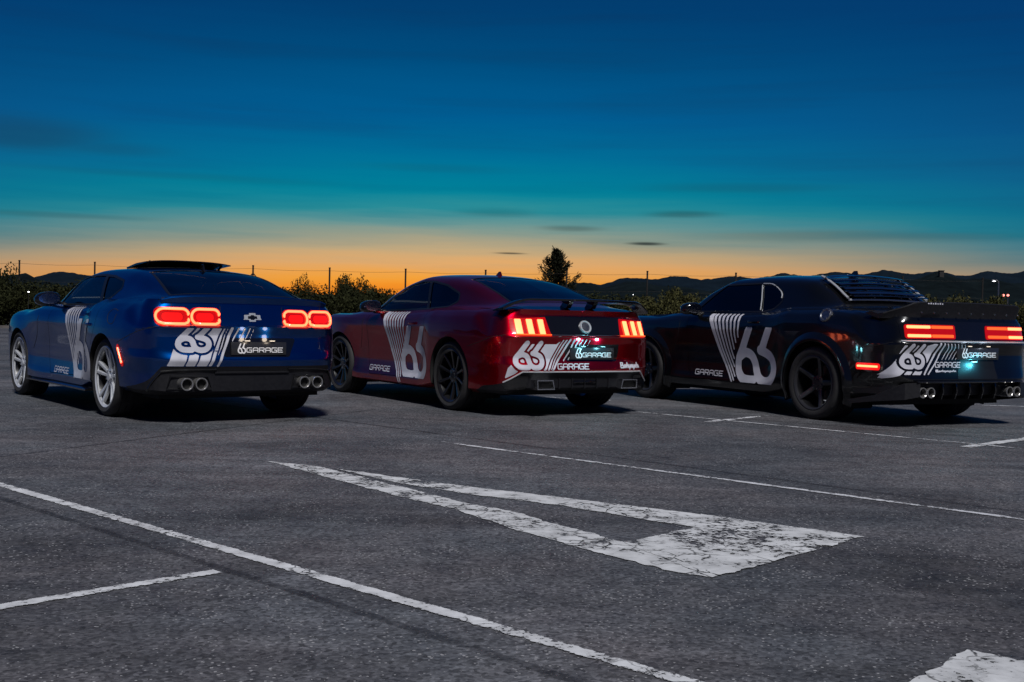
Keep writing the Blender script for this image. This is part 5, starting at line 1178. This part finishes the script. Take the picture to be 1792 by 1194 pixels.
# rear window louvres: frame rails, spine and slats
def gl(x, y, off): q = P1(c, x, y, 'top'); return np.array([q[0]-off*.55, q[1], q[2]+off*.83])
Lv = empty('window_louvre', (0, 0, 0), 0, car)
def rail(y0, y1, r_, mat='gloss_black', n=8): return tube([gl(x, y, .045) for x, y in zip(np.linspace(.43, .01, n), np.linspace(y0, y1, n))], r_, 6)
for s in (1, -1):
    obj('rail', *rail(s*.525, s*.56, .013), 'satin_silver', Lv); obj('rail', *rail(s*.17, s*.19, .007), 'satin_silver', Lv)
for i in range(6):
    x = .40-.072*i; sec = []
    for y in np.linspace(-.53, .53, 15):
        a = gl(x, y, .052); b_ = gl(max(x-.085, -.02), y, .085); m_ = (a+b_)/2+np.array([-.004, 0, .008]); sec.append([tuple(a), tuple(m_), tuple(b_), tuple(b_+np.array([0, 0, -.006])), tuple(m_+np.array([0, 0, -.006])), tuple(a+np.array([0, 0, -.006]))])
    obj('slat', *loft(sec), 'gloss_black', Lv)
obj('louvre_base', *tube([gl(-.005, y, .03) for y in np.linspace(-.55, .55, 15)], .012, 6), 'satin_silver', Lv)
for s in (1, -1):
    zs = [(1.03, 1.09), (1.055, 1.19), (1.085, 1.29), (1.11, 1.365)]; v, f = tube([P1(c, x, z, 'left', .004) for x, z in zs], .007, 6); obj('pillar_trim', *((v, f) if s > 0 else mirror(v, f)), 'satin_silver', car)
    zs = curve([(1.10, 1.382), (.95, 1.372), (.84, 1.325), (.765, 1.265), (.755, 1.22)], 4); v, f = tube([P1(c, x, z, 'left', .005) for x, z in zs], .006, 6); obj('window_chrome', *((v, f) if s > 0 else mirror(v, f)), 'satin_silver', car)
# filler cap
q = P1(c, -.115, 1.045, 'left', 0); V, F = lathe_y([(0, .012), (.045, .012), (.052, .018), (.068, .016), (.074, .004), (.074, -.02)], 32)
h_ = hit(c, (-.115, 3, 1.045), (0, -1, 0)); rot = Vector((0, 1, 0)).rotation_difference(h_[1]).to_matrix()
V2 = [tuple(rot @ Vector(p)+Vector(q)) for p in V]; fc = obj('fuel_cap', V2, F, 'steel', car)
bolts = []
for k in range(8):
    a = 2*math.pi*k/8; v, f = lathe_y([(0, .022), (.005, .021), (.006, .014)], 6); bolts.append(([tuple(rot @ Vector((p[0]+.060*math.cos(a), p[1], p[2]+.060*math.sin(a)))+Vector(q)) for p in v], f))
obj('cap_bolts', *join(*bolts), 'steel', fc)
plate(c, -.10, .703, .285, .058, 'plate_led')
obj('bumper_recess', *decal(c, lambda P: sdpoly(P, [(-.32, .635), (.13, .635), (.17, .47), (-.36, .47)], .01), (-.42, .24, .44, .66), .012, 'rear', .0015), 'recess_plastic', car)
tl = obj('reversing_lamp', *rbox(P1(c, -.05, .625, 'rear')[0]-.02, P1(c, -.05, .625, 'rear')[0]+.01, -.08, -.02, .62, .63, .003), 'plate_led_teal', car)
ld = bpy.data.lights.new('reversing_light', 'POINT'); ld.energy = 2.0; ld.specular_factor = 0.3; ld.color = (.10, .75, 1.0); ld.shadow_soft_size = .015
lo = bpy.data.objects.new('reversing_light', ld); COL.objects.link(lo); lo.parent = car; lo.location = (P1(c, -.05, .60, 'rear')[0]-.055, -.06, .598)
fin(c, .50, 0, .16, .075, car, 'gloss_black')
side_livery(c, 1.30, .59, .295, .905, stripe_set(1.79, 1.045, .30, [1, .98, .92, .78, .66, .52, .42, .34], 1.0, .074), (2.0, 1.51, .348, .402))
S5 = -.055
sh = lambda L: [(p[0]+S5, p[1]) for p in L]
rear_livery(c, sh([(-.76, .775), (-.52, .775), (-.46, .79), (-.40, .79), (-.50, .63), (-.60, .50), (-.78, .50), (-.90, .44)]), (-.80+S5, .56, .25, .215, .12), [sh([(-.72, .56), (-.80, .475)]), sh([(-.66, .54), (-.70, .50)])],
            [(sh([(-.36, .79), (-.40, .72), (-.47, .62), (-.555, .505)]), .022, .016), (sh([(-.31, .79), (-.34, .72), (-.42, .60), (-.51, .505)]), .018, .012)]+[(sh([(-.27+.045*i, .79), (-.255+.045*i, .755), (-.28+.045*i, .70), (-.325+.045*i, .64)]), .013-.0012*i, .006) for i in range(6)],
            (-.465, -.135, .572, .618), 'vinyl_black_under')
scribble(c, -.47, -.18, .527, .548, 5, thick=.008)
